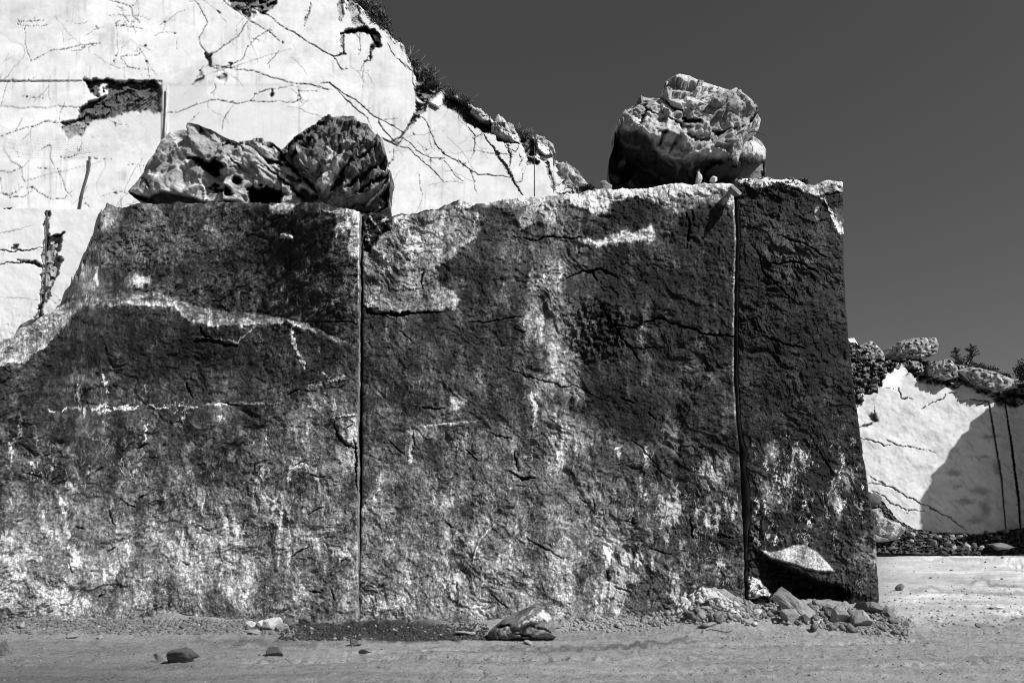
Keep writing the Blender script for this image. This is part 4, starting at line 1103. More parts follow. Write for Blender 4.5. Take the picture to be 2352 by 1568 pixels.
# ------------------------------------------------------------------ far quarry wall on the right
NRW = np.array((.16, -.93, .22)); NRW /= np.linalg.norm(NRW)
CRW = float(NRW @ pt(2130, 1240, 46.))
RTOP = [(1300, 760), (1700, 770), (1900, 775), (1952, 782), (1985, 800), (2010, 815), (2030, 828), (2060, 824), (2100, 828), (2160, 830), (2200, 836), (2235, 845), (2280, 858), (2320, 872), (2345, 885), (2352, 880), (2400, 860), (2600, 880), (2900, 900)]
def build_far():
    xs = np.concatenate([np.arange(1250, 1905, 6.), np.arange(1906, 2420, 1.7), np.linspace(2425, 3000, 40)])
    v = np.linspace(0, 1, 270)
    x, Vv = np.meshgrid(xs, v)
    yt = lin(RTOP, x)+5*fbm2(x/14, x*0, 4, 51, .6)
    y = 1278+Vv*(yt-1278)
    S = Sheet(x, y, .52, 6, 26, 50)
    S.tone *= 1-.25*sstep(.2, .7, fbm2((x+y)/50, (y-x)/16, 5, 57, .65))
    Yr = plane_Y(x, y, NRW, CRW)
    S.h += .12*fbm2(x/60, y/60, 4, 52)
    S.tone *= 1+.07*fbm2((x+y)/60, (y-x*.4)/12, 5, 53, .6)
    f, e, _ = facet2(S.wx/19+S.y/50, S.wy/8, 54); f2, _, _ = facet2(S.wx/6, S.wy/4, 55)
    # broken, soil-streaked crown of the wall
    edge = lin([(1900, 930), (1965, 925), (1990, 905), (2015, 900), (2030, 870), (2050, 850), (2075, 840), (2100, 870), (2150, 885), (2200, 890), (2215, 880), (2235, 892), (2275, 910), (2300, 930), (2352, 930), (3000, 940)], S.wx)
    k = sstep(edge+3, edge-4, S.wy)
    S.h += k*(.4*f+.2*f2-.15); S.tone += (.17*(1+1.2*f+.6*f2)-S.tone)*k
    S.tone *= 1-k*.75*sstep(.0, .45, fbm2(x/18, y/11, 4, 56))
    S.h -= k*.5*sstep(.0, .45, fbm2(x/18, y/11, 4, 56))
    S.poly(tr4((180, 270), (240, 255), (340, 270), (350, 330), (310, 420), (230, 390), (190, 350)), .09, 4, .8)
    S.poly(tr4((200, 390), (320, 400), (290, 430), (210, 440)), .6, 3, .8)
    S.poly(tr4((360, 300), (430, 255), (470, 300), (420, 390), (340, 370)), .76, 3, .9)
    S.poly(tr4((560, 300), (640, 225), (720, 210), (740, 270), (690, 330), (640, 330)), .5, 4, .6)
    S.poly(tr4((560, 230), (630, 240), (640, 330), (590, 300)), .05, 4, .9, -.5)
    S.poly(tr4((940, 380), (1080, 350), (1080, 470), (1040, 470), (990, 480)), .05, 5, .9, -.6)
    S.poly(tr4((195, 420), (245, 440), (205, 480)), .03, 3, .9, -.6)
    S.poly(tr4((210, 590), (290, 560), (275, 530), (310, 520), (310, 550), (260, 595)), .05, 3, .9, -.3)
    def cr(p, w=1., t=.05): S.line(tr4(*p), w, t, .9, h=-.15, jit=2.5)
    cr(((430, 370), (440, 400), (455, 432), (510, 435)), 1.5); cr(((560, 490), (610, 460), (660, 440), (690, 410), (760, 400)), 1.)
    cr(((755, 442), (850, 438), (920, 445), (850, 470)), 1.5); cr(((220, 650), (290, 660), (350, 690), (390, 690)), 1.3); cr(((360, 655), (430, 690), (540, 705), (640, 728)), .9)
    cr(((265, 850), (330, 885), (400, 920), (470, 965), (560, 1010), (680, 1070), (800, 1150)), 1.6); cr(((270, 895), (360, 910), (400, 920)), 1.)
    cr(((280, 930), (360, 970), (440, 1020), (500, 1040), (570, 1042)), .8); cr(((475, 1060), (500, 1035)), .9); cr(((300, 480), (300, 540)), .8); cr(((365, 375), (420, 385)), .9)
    cr(((700, 365), (740, 375), (780, 345)), 1.6)
    rg = random.Random(9)
    for i in range(60):
        px, py = rg.uniform(1980, 2352), rg.uniform(900, 1230); L_ = rg.uniform(6, 26)
        S.line([(px, py), (px+L_*.5, py+L_*.2), (px+L_, py+L_*.5)], rg.uniform(.3, .9), .2, .9, k=.55, jit=4, seed=i)
    for (px, py, rx, ry) in ((2262, 1050, 14, 4), (2275, 1003, 22, 5), (2195, 1085, 12, 7), (2215, 1150, 22, 5), (2250, 1125, 20, 8), (2265, 1170, 12, 22), (2240, 1195, 16, 8), (2290, 1075, 10, 14), (2200, 1115, 10, 4)):
        S.blob(px, py, rx, ry, .16, .7, .7)
    # returning wall at the right with two saw grooves
    S.h -= .9*sstep(2278, 2330, x)
    S.line([(2270, 920), (2280, 980), (2300, 1100), (2312, 1240)], 2.2, .10, h=-.3, jit=.6, fr=False); S.line([(2308, 925), (2320, 1000), (2340, 1150), (2345, 1240)], 2.6, .04, h=-.5, jit=.6, fr=False)
    Pf = pt(x, y, Yr-S.h)
    M = Multi(); M.add(Pf, {'tone': np.clip(S.tone, .012, .82)})
    nb = 8; d = np.linspace(0, 1, nb)[:, None]*14
    T = np.repeat(Pf[-1][None], nb, 0); T[..., 1] += d; T[..., 2] += .05*d
    M.add(T, {'tone': np.full(T.shape[:2], .3)})
    for j in (0, -1):
        fe = np.concatenate([Pf[::6, j], Pf[-1:, j]]); te = T[:, j]
        M.add(fe[:, None]+(te-te[0])[None], {'tone': np.full((len(fe), nb), .5)})
    base = Pf[0].mean(0); base[2] = 0
    o = link('quarry_wall', M.mesh('quarry_wall', base), M_FAR); o.location = base
    tag(o, kind='structure')
build_far()
def on_far(x, y, off=0.): return pt(x, y, plane_Y(np.asarray(x, float), np.asarray(y, float), NRW, CRW)-off)

def build_spur():
    """the next rock spur, standing just right of the view; its shade falls on the far wall"""
    nv, ns = 70, 120
    X0, Y0, rx, ry = 47., 41., 11.7, 3.2
    u = np.linspace(0, 2*np.pi, ns); v = np.linspace(0, 1, nv)
    Uu, Vv = np.meshgrid(u, v)
    cx_, cy_ = np.cos(Uu), np.sin(Uu)
    sc = np.where(Vv < .8, 1., np.sqrt(np.maximum(0, 1-((Vv-.8)/.2)**2)))
    X = X0+rx*np.sign(cx_)*np.abs(cx_)**.35*np.where(Vv < .8, 1, .1+.9*sc)
    Y = Y0+ry*np.sign(cy_)*np.abs(cy_)**.5*sc
    zt = lin([(30, 16.2), (35.6, 16.6), (38, 18.4), (41, 21.6), (44, 24), (50, 26), (60, 26)], X)
    Z = np.where(Vv < .8, -.3+Vv/.8*(zt+.3), zt)
    P = np.stack([X, Y, Z], -1)
    n = (.45*fbm3(P.reshape(-1, 3)*.5, 4, 61)+.9*facet3(P.reshape(-1, 3)*.4, 62)).reshape(X.shape); n[:, -1] = n[:, 0]
    P[..., 0] += cx_*n*sc; P[..., 1] += cy_*n*sc
    M = Multi(); M.add(P, {'tone': np.full(P.shape[:2], .4)})
    o = link('rock_spur', M.mesh('rock_spur', (X0, Y0, 0)), M_FAR); o.location = (X0, Y0, 0)
    tag(o, kind='structure')
build_spur()

# ------------------------------------------------------------------ boulders
def boulder(name, label, cat, outline, Yc, Df, Db, paint, sub=7, seed=0, amp=1., tone0=.3, pw=.75, mat=None, group=None, sag=0.):
    D, T = ico(sub)
    p = np.array(outline, float)
    c = (p.min(0)+p.max(0))/2
    q = p-c
    n = 720; ang = np.linspace(-np.pi, np.pi, n, endpoint=False)
    # radius of the outline along each direction
    r = np.zeros(n)
    a, b = q, np.roll(q, -1, 0)
    ca, sa = np.cos(ang), np.sin(ang)
    for (x0, y0), (x1, y1) in zip(a, b):
        ex, ey = x1-x0, y1-y0
        det = ca*(-ey)-sa*(-ex)
        with np.errstate(divide='ignore', invalid='ignore'):
            t = (x0*(-ey)-y0*(-ex))/det; s = (ca*y0-sa*x0)/det
        ok = (s >= -1e-6) & (s <= 1+1e-6) & (t > 0) & np.isfinite(t)
        r = np.where(ok, np.maximum(r, t), r)
    dx, dz, dy = D[:, 0], D[:, 2], D[:, 1]
    th = np.arctan2(-dz, dx)
    rr = np.interp(th, np.append(ang, np.pi), np.append(r, r[0]))
    rho = np.sqrt(dx**2+dz**2)
    kw = np.exp(-(np.arange(-150, 151)/60.)**2); kw /= kw.sum()
    rs_ = np.convolve(np.concatenate([r[-150:], r, r[:150]]), kw, 'valid')
    rrs = np.interp(th, np.append(ang, np.pi), np.append(rs_, rs_[0]))
    rr = rrs+(rr-rrs)*np.clip(rho, 0, 1)**5
    rq = np.minimum(1, rho**.85)
    x = c[0]+rr*rq*np.cos(th); y = c[1]+rr*rq*np.sin(th)
    dep = np.sign(dy)*np.abs(dy)**pw
    Yo = np.where(dy < 0, dep*Df, dep*Db)
    S = Sheet(x, y, tone0, 7, 30, seed)
    S.front = (dy < .15)
    S.D = D
    W = pt(x, y, Yc+np.minimum(Yo, 0)); W[:, 1] = Yc+Yo
    S.W = W
    paint(S)
    nv = np.stack([D[:, 0]*.35, np.where(dy < 0, -np.minimum(1, -dy*4), np.minimum(1, dy*4)), D[:, 2]*.35], 1)
    fade = np.where(dy < 0, 1., .4)
    rim = .35+.65*sstep(.0, .35, np.abs(dy))            # keep the outline, roughen the faces
    nz = amp*(.10*fbm3(W*1.1, 4, seed+3)+.17*facet3(W*1.3, seed+4)+.085*facet3(W*2.5, seed+14)+.035*facet3(W*4.4, seed+5)+.012*fbm3(W*9, 4, seed+6, .6))
    W = W+nv*(nz*rim*fade)[:, None]
    hh = S.h*np.where(dy < 0, np.minimum(1, -dy*6), 0)
    k = ((W[:, 1]-hh)/W[:, 1])[:, None]; eye = np.array([0, 0, EYE]); W = eye+(W-eye)*k
    base = np.array([W[:, 0].mean(), W[:, 1].mean(), W[:, 2].min()])
    me = from_arrays(name, W, None, {'tone': np.clip(S.tone, .012, .84), 'speck': np.clip(S.speck, 0, 1)}, True, base, T)
    o = link(name, me, mat or M_BOUL); o.location = base
    tag(o, label, cat, group)
    return o

def t3(*p): return [(1317.1+a*.32, 94.1+b*.32) for a, b in p]

def paint_big(S):
    x, y = S.x, S.y
    S.tone[:] = .40
    S.tone *= np.exp(.5*fbm2(x/26, y/26, 5, 610, .65))
    # underside cut back hard
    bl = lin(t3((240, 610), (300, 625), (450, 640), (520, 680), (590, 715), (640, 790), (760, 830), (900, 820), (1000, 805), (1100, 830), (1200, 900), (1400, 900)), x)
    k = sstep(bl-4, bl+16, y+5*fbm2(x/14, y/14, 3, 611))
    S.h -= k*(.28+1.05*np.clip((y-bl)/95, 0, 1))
    S.tone += (.03*np.exp(.9*fbm2(x/14, y/14, 5, 612, .65))-S.tone)*k*.95  # belly colour darkened too: the shade of the overhang is painted in
    fb, _, _ = facet2(S.wx/40, S.wy/26, 613); S.h += k*.12*fb
    S.poly(t3((290, 880), (360, 850), (350, 900), (300, 905)), .4, 3, .9, .1)
    S.poly(t3((320, 1060), (400, 980), (450, 1060)), .3, 3, .8, .2)
    # upper dome facet, terraces and scoops
    S.poly(t3((650, 300), (760, 240), (1000, 340), (960, 400), (870, 480), (820, 470), (780, 480), (640, 400)), .46, 8, .8, .09)
    S.poly(t3((880, 480), (1010, 380), (1200, 410), (1260, 480), (1250, 600), (1060, 640), (960, 600), (920, 580)), .30, 14, .7, .05)
    S.line(t3((865, 470), (930, 420), (960, 395), (1010, 350)), 3, .62, 4, h=.07)
    S.line(t3((640, 400), (700, 460), (780, 500), (800, 540)), 2, .03, 2, h=-.08, fr=False)
    S.line(t3((800, 540), (850, 560), (910, 590)), [4, 7, 3], .03, 3, h=-.15, fr=False)
    S.line(t3((640, 540), (720, 570), (790, 580), (850, 610)), 1.6, .03, h=-.1)
    S.poly(t3((610, 690), (660, 645), (670, 655), (640, 685)), .02, 2, .95, -.22)
    S.poly(t3((1000, 630), (1060, 645), (1120, 640), (1040, 680)), .03, 2, .95, -.25)
    S.line(t3((1040, 660), (1130, 640), (1210, 625)), 1.6, .03, h=-.1)
    S.line(t3((840, 660), (930, 710), (1000, 700)), 3, .10, 3, h=-.12)
    S.poly(t3((460, 650), (540, 560), (640, 600), (800, 640), (860, 700), (800, 700), (690, 660), (580, 700)), .46, 6, .8, .16)
    S.poly(t3((590, 715), (690, 640), (770, 680), (710, 790), (640, 770)), .5, 6, .8, .14)
    S.poly(t3((760, 700), (860, 690), (980, 720), (1000, 790), (820, 820), (720, 760)), .4, 6, .7, .12)
    S.line(t3((700, 780), (740, 700), (770, 680)), 3, .12, 3, h=-.1)
    S.line(t3((780, 800), (810, 730), (800, 680)), 2, .6, 2, h=.05)
    S.poly(t3((1000, 740), (1080, 660), (1200, 640), (1240, 660), (1180, 760), (1090, 830), (1030, 800)), .32, 6, .6, .04)
    S.blob(*t3((1080, 500))[0], 26, 18, .20, .9, .7); S.blob(*t3((760, 330))[0], 20, 14, .28, .9, .6)
    S.line(t3((470, 640), (500, 560), (520, 490)), 4, .16, 4, h=-.14); S.line(t3((500, 490), (560, 500), (610, 530)), 1.8, .05, h=-.08)
    S.poly(t3((280, 640), (340, 550), (480, 440), (500, 480), (440, 560), (430, 640), (370, 625)), .34, 5, .7, .05)
    S.line(t3((1255, 470), (1270, 560), (1250, 640)), 3, .08, 3, h=-.12)
    f, _, _ = facet2(x/9, y/7, 615); S.h += .03*f
    for q in (((560, 760), (640, 820), (720, 900)), ((700, 830), (760, 900), (740, 960)), ((330, 700), (380, 760), (470, 780)), ((860, 860), (840, 930), (860, 990)), ((480, 900), (560, 930), (640, 990))):
        S.line(t3(*q), [2, 4, 2], .22, 3, .8, h=.04, jit=4)
    S.poly(t3((940, 950), (1000, 870), (1120, 850), (1200, 900), (1200, 980), (1000, 1000)), .06, 6, .8, .3)
    S.line(t3((900, 1000), (905, 930)), [9, 4], .5, 2, h=.2)
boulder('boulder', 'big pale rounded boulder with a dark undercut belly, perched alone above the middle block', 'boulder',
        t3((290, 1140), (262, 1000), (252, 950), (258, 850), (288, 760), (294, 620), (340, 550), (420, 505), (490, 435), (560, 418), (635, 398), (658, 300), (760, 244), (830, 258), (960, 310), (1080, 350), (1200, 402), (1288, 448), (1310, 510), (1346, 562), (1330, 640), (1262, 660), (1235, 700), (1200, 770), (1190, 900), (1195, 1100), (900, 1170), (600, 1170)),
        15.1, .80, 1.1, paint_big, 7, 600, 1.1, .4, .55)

def paint_chunk(S):
    S.tone[:] = .60
    S.tone *= np.exp(.2*fbm2(S.x/14, S.y/14, 4, 620))
    k = sstep(356, 374, S.y+4*fbm2(S.x/9, S.y/9, 3, 621)-(S.x-1740)*.12)
    S.h -= .35*k; S.tone += (.10-S.tone)*k*.85
boulder('rock_chunk', 'white broken rock chunk leaning against the right side of the big perched boulder', 'rock',
        t3((1150, 900), (1190, 790), (1215, 740), (1285, 684), (1350, 738), (1384, 796), (1372, 880), (1376, 965), (1372, 1060), (1150, 1060)), 15.0, .45, .6, paint_chunk, 6, 630, .5, .6, .6)

def paint_flat(S):
    x, y = S.x, S.y
    S.tone[:] = .36
    S.tone *= np.exp(.65*fbm2(x/24, y/18, 5, 640, .65))
    # strata falling to the right on the right half
    u = (x*.5-y*.86)
    w = sstep(520, 600, x)
    S.h += w*.08*fbm2(u/11, (x*.86+y*.5)/60, 4, 641); S.tone *= np.exp(w*.6*fbm2(u/7, (x*.86+y*.5)/50, 4, 642))
    S.poly(tr1((1020, 760), (1100, 760), (1260, 800), (1340, 850), (1330, 910), (1240, 930), (1100, 900), (1040, 870)), .36, 6, .7, .08)
    S.blob(470, 345, 40, 22, .34, .8, .5)
    # eroded slots and pot holes
    S.line(tr1((1070, 895), (1130, 915), (1200, 945), (1290, 965)), [4, 9, 11, 6], .012, 2.5, h=-.5)
    S.line(tr1((1130, 940), (1190, 970), (1240, 975)), 4, .015, 2, h=-.3)
    for (a, b, r1, r2) in ((1180, 1065, 5, 4), (1215, 1045, 9, 6), (1220, 1080, 8, 6), (1275, 1085, 9, 5), (1355, 1035, 13, 6), (1315, 1100, 9, 8), (1290, 830, 5, 4), (1490, 1060, 5, 4)):
        S.blob(a*.4002, b*.4002, r1, r2, .012, .35, 1, -.35)
    S.poly(tr1((1405, 1085), (1420, 1065), (1450, 1075), (1530, 1080), (1610, 1075), (1610, 1130), (1590, 1190), (1420, 1190), (1440, 1130)), .012, 3, 1, -.65)
    S.poly(tr1((1520, 900), (1570, 915), (1640, 960), (1600, 965), (1540, 920)), .03, 3, .9, -.3)
    S.line(tr1((1550, 840), (1620, 890), (1680, 960), (1760, 1040), (1850, 1130)), [4, 6, 6, 5, 6], .03, 2, h=-.22)
    S.line(tr1((1540, 970), (1600, 1020), (1680, 1080), (1740, 1140)), [2, 3, 4, 3], .03, 2, h=-.18)
    S.line(tr1((1330, 920), (1380, 960), (1330, 970)), 2, .03, h=-.12)
    S.poly(tr1((1640, 1010), (1730, 1030), (1730, 1060), (1690, 1090), (1660, 1060)), .06, 3, .8, -.2)
    S.poly(tr1((1700, 1090), (1840, 1140), (1850, 1170), (1740, 1160)), .03, 4, .9, -.3)
    S.poly(tr1((1610, 1120), (1680, 1160), (1600, 1170)), .55, 3, .9, .1)
    # undercut foot
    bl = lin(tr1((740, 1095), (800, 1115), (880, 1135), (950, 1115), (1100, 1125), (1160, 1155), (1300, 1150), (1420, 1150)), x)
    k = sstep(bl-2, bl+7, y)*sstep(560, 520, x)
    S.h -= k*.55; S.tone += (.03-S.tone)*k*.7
    # veins
    S.line(tr1((985, 780), (1030, 860), (1060, 920), (1065, 1000), (1070, 1090)), [3, 4, 4, 2, 2], .66, 1.5, jit=4, h=.03)
    S.line(tr1((1120, 1000), (1150, 1070), (1170, 1140)), [2, 2.5, 3], .72, 1.2, h=.06)
    S.line(tr1((1060, 900), (1020, 960)), 2, .5); S.poly(tr1((990, 770), (1020, 760), (1010, 830)), .6, 3, .8)
    S.line(tr1((800, 1010), (850, 1050), (880, 1090)), 4, .03, 3, h=-.12)
    S.blob(1200*.4, 1040*.4, 16, 12, .5, .8, .5); S.blob(1450*.4, 1010*.4, 40, 10, .42, .8, .6); S.blob(1480*.4, 860*.4, 40, 12, .5, .8, .6)
    # earth skin along the top edge
    S.line(tr1((1080, 750), (1150, 762), (1240, 772), (1310, 800), (1350, 830), (1400, 860)), [3, 4, 4, 6, 7, 3], .02, 1.5, h=.03)
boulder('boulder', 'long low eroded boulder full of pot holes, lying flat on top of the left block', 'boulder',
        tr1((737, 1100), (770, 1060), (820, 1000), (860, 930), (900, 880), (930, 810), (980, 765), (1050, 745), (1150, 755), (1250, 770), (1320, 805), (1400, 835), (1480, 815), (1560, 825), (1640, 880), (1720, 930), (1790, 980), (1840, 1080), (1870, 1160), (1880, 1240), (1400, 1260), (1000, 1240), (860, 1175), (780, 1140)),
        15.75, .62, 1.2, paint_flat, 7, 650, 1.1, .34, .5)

def paint_dark(S):
    x, y = S.x, S.y
    S.tone[:] = .13
    u = (x*.6-y*.8); v = (x*.8+y*.6)
    S.h += .09*fbm2(v/13, u/50, 4, 660)
    S.tone *= np.exp(.8*fbm2(x/16, y/16, 5, 661, .7))
    for p, t in ((((1870, 820), (1910, 850), (1920, 930), (1880, 940), (1870, 880)), .62), (((1950, 770), (2050, 790), (1980, 830), (1980, 920), (1940, 960), (1950, 850)), .30),
                 (((1850, 960), (1960, 940), (1950, 990), (1900, 1060), (1850, 1110)), .40), (((1960, 1060), (2010, 1040), (1970, 1100)), .5), (((2060, 740), (2130, 760), (2120, 820), (2060, 800)), .2),
                 (((1700, 880), (1780, 900), (1830, 960), (1820, 1000), (1740, 930)), .34), (((2200, 960), (2240, 980), (2235, 1010), (2200, 1000)), .6)):
        S.poly(tr1(*p), min(.84, t*1.35), 4, .95, .05)
    S.poly(tr1((1940, 770), (1970, 770), (1960, 830), (1930, 850)), .03, 4, .8, -.1)
    for p in (((1640, 860), (1760, 760), (1860, 720)), ((1960, 1010), (2050, 920), (2150, 850)), ((1980, 1080), (2100, 990), (2200, 930)), ((2040, 1100), (2140, 1040), (2230, 1000)), ((1900, 1100), (1960, 1040), (1990, 980)), ((1650, 900), (1750, 830), (1800, 800))):
        S.line(tr1(*p), [3, 6, 3], .015, 3, h=-.16, jit=5)
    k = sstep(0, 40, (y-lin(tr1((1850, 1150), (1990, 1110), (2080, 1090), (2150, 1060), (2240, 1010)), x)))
    S.h -= k*.5; S.tone += (.05-S.tone)*k*.7  # overhanging lower right set back, its shade painted into the tone
    S.line(tr1((2100, 1180), (2180, 1100), (2230, 1040)), [2, 3, 2], .5, 2, h=.1); S.line(tr1((2130, 1230), (2200, 1190), (2235, 1130)), [2, 4, 2], .3, 2, h=.08)
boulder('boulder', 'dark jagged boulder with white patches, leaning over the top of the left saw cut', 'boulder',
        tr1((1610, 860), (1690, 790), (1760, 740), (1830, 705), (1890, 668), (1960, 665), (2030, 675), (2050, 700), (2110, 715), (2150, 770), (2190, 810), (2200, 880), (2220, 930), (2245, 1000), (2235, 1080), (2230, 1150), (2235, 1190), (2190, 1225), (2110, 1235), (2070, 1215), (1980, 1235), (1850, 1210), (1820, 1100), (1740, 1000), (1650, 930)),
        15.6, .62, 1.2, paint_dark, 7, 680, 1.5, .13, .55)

# ------------------------------------------------------------------ stones on the ground
def stone_mesh(name, size, seed, sub=4, cuts=15, flat=.7, nz=.07):
    rg = np.random.RandomState(seed)
    D, T = ico(sub)
    P = D*1.25
    for i in range(cuts):
        n = rg.normal(size=3); n[2] *= .9; n /= np.linalg.norm(n)
        d = rg.uniform(.5, .9)
        s = P @ n - d
        P = P - np.maximum(0, s)[:, None]*n
    P = P+D*(nz*fbm3(D*2.4+seed, 4, seed)+nz*.6*facet3(D*3+seed, seed+2))[:, None]
    P = P*np.array([1, rg.uniform(.6, .95), flat])
    P = P/(P.max(0)-P.min(0))*np.array(size)
    P[:, 2] -= P[:, 2].min()
    P[:, :2] -= (P[:, :2].max(0)+P[:, :2].min(0))/2
    return from_arrays(name, P, None, None, False, None, T)

def groundpt(x, y):
    X, Y, z = ray_ground(x, y)
    return float(X[0]), float(Y[0]), float(z[0])

def stone(name, label, x, y, w, h, mat, seed, group=None, rot=None, tilt=0., sink=.12, sub=4, cat='stone', deep=.8, cuts=15, fwd=None, YY=None):
    """x,y: foot centre in reference pixels, w,h: seen size in reference pixels"""
    if YY is None: X, Y, z = groundpt(x, y)
    else: X, Y, z = (x-CX)/FD*YY, YY, EYE+(HZ-y)/FD*YY
    s = Y/FD
    me = stone_mesh(name, (w*s, w*s*deep, h*s*(1+sink)), seed, sub, cuts)
    o = link(name, me, mat); o.location = (X, Y+w*s*deep*.3, z-h*s*sink)
    o.rotation_euler = (0, tilt, 0)
    tag(o, label, cat, group)
    return o

def paint_foot(S):
    x, y = S.x, S.y
    S.tone[:] = .15
    S.tone *= np.exp(.7*fbm2((x*.85-y*.5)/34, (x*.5+y*.85)/8, 5, 700, .65))
    P = lambda *q: [(1034.9+a*.1422, 1345.3+b*.1422) for a, b in q]
    S.poly(P((1350, 560), (1480, 430), (1510, 370), (1640, 530), (1560, 580), (1500, 540), (1400, 600)), .62, 3, .9, .03)
    S.line(P((1080, 660), (1200, 610), (1350, 540), (1450, 460)), [3, 4, 5, 4], .5, 3, h=.06, jit=3)
    S.line(P((1100, 560), (1200, 490)), 4, .4, 3); S.line(P((1270, 450), (1330, 380)), 2, .6, 2)
    S.poly(P((640, 760), (780, 660), (880, 700), (800, 760), (810, 880), (660, 900)), .16, 4, .6, .05)
    S.poly(P((930, 690), (1080, 680), (1280, 620), (1500, 560), (1280, 690), (1100, 760), (950, 760)), .06, 4, .7, -.06)
    S.line(P((860, 740), (920, 690), (960, 640)), 5, .4, 3); S.line(P((740, 660), (860, 640), (960, 630)), 3, .015, 2, h=-.12)
    S.line(P((1060, 780), (1250, 800), (1400, 840)), 4, .03, 3, h=-.08, jit=4); S.line(P((1320, 660), (1500, 690), (1620, 760)), 3, .04, 2, h=-.07, jit=4)
    k = sstep(1466, 1472, y-(x-1120)*(-.03)); S.h -= .12*k
    S.line(P((690, 790), (740, 900)), 3, .03, 2, h=-.05); S.line(P((760, 780), (800, 880)), 3, .03, 2, h=-.05)
boulder('boulder', 'knee-high striped wedge-shaped boulder on the road, at the foot of the middle block', 'boulder',
        [(1124, 1470), (1121, 1452), (1140, 1437), (1160, 1422), (1190, 1408), (1215, 1396), (1228, 1391), (1242, 1393), (1250, 1400), (1264, 1412), (1272, 1432), (1276, 1452), (1279, 1462), (1262, 1472), (1200, 1480), (1150, 1480)],
        12.0, .42, .5, paint_foot, 6, 710, .22, .15, .6)

ST = [  # x, foot y, w, h, material, label
    (410, 1522, 70, 35, M_DARK, 'dark grey lump of stone on the road, largest left of the saw cut'),
    (630, 1507, 38, 22, M_DARK, 'small dark pointed stone on the road, below the dark gravel patch'),
    (362, 1517, 20, 18, M_GREY, 'small grey clod on the road just left of the dark lump'),
    (838, 1501, 34, 12, M_GREY, 'flat two-toned stone on the road, below the left saw cut'),
    (816, 1483, 30, 17, M_GREY, 'crumbling grey clod at the front edge of the dark gravel'),
    (6, 1504, 36, 34, M_GREY, 'round grey stone cut by the left picture edge'),
    (1213, 1481, 22, 11, M_PALE, 'pale pebble on the road right in front of the striped boulder'),
    (622, 1448, 44, 30, M_WHITE, 'white upright shard beside the dark gravel, biggest of the white shards'),
    (648, 1449, 34, 18, M_PALE, 'pale grey shard lying against the biggest white shard'),
    (597, 1441, 22, 18, M_WHITE, 'white square shard in the middle of the white shard row'),
    (576, 1442, 30, 17, M_WHITE, 'white shard with a black left side, at the left end of the shard row'),
    (584, 1456, 28, 11, M_PALE, 'flat pale chip in front of the white shards'),
    (44, 1444, 24, 18, M_PALE, 'pale triangular stone on the dirt bank near the left edge'),
    (165, 1466, 28, 17, M_PALE, 'pale slab tipped up on the road edge below the left block'),
    (227, 1467, 16, 9, M_PALE, 'small pale flat stone right of the tipped slab'),
    (1985, 1443, 50, 42, M_PALE, 'large pale angular stone in front of the rubble, furthest right of the big ones'),
    (1932, 1430, 44, 32, M_PALE, 'rounded pale stone left of the large angular one'),
    (1818, 1432, 40, 34, M_PALE, 'pale stone with a dark top in the middle of the rubble'),
    (1848, 1430, 20, 22, M_GREY, 'narrow grey stone wedged right of the dark-topped stone'),
    (1742, 1414, 20, 16, M_WHITE, 'bright white stone alone on the rubble below the scrawled plate'),
    (1873, 1452, 18, 20, M_DARK, 'little black clod on the road in front of the rubble'),
    (1700, 1402, 24, 9, M_PALE, 'flat pale chip below the bottom end of the right saw cut'),
    (1770, 1382, 22, 20, M_DARK, 'black stone lodged under the scrawled plate'),
    (1572, 1388, 22, 18, M_WHITE, 'white long stone at the left foot of the dirt heap'),
    (1525, 1398, 24, 26, M_PALE, 'pale standing stone left of the dirt heap'),
    (1503, 1391, 15, 15, M_WHITE, 'small round white stone next to the standing stone'),
    (1470, 1403, 44, 24, M_PALE, 'broad pale stone with a black gap beneath, right of the striped boulder'),
    (1323, 1424, 26, 22, M_PALE, 'pale block touching the right side of the striped boulder foot'),
    (1352, 1426, 24, 24, M_PALE, 'second pale block right of the striped boulder'),
    (1905, 1412, 26, 22, M_GREY, 'grey slab standing under the undercut'),
    (2040, 1418, 40, 26, M_GREY, 'dark shelving stone right of the large angular one'),
    (2005, 1410, 60, 30, M_GREY, 'long grey rock at the corner of the right block'),
    (2070, 1356, 26, 16, M_GREY, 'grey stone at the base of the right block corner'),
    (2090, 1440, 34, 12, M_PALE, 'flat pale stone at the right tip of the rubble'),
    (2250, 1440, 18, 10, M_GREY, 'small dark stone alone on the right yard'),
    (2290, 1398, 34, 8, M_WHITE, 'thin white slab lying on the bright yard'),
    (1630, 1440, 40, 12, M_PALE, 'flat pale slab in front of the dirt heap'),
    (1655, 1430, 26, 18, M_GREY, 'grey stone pressed into the foot of the dirt heap'),
    (1590, 1420, 22, 16, M_GREY, 'grey stone at the front left of the dirt heap'),
    (700, 1436, 30, 22, M_GREY, 'grey split stone on the dark gravel, left of the cut'),
    (660, 1440, 22, 18, M_DARK, 'dark stone between the white shards and the gravel'),
    (1068, 1458, 50, 8, M_PALE, 'long flat pale slab on the ground left of the striped boulder'),
]
for i, (x, y, w, h, m, lb) in enumerate(ST):
    stone('stone', lb, x, y, w, h, m, 800+i*3, sub=4, deep=.8 if h < w else .9)

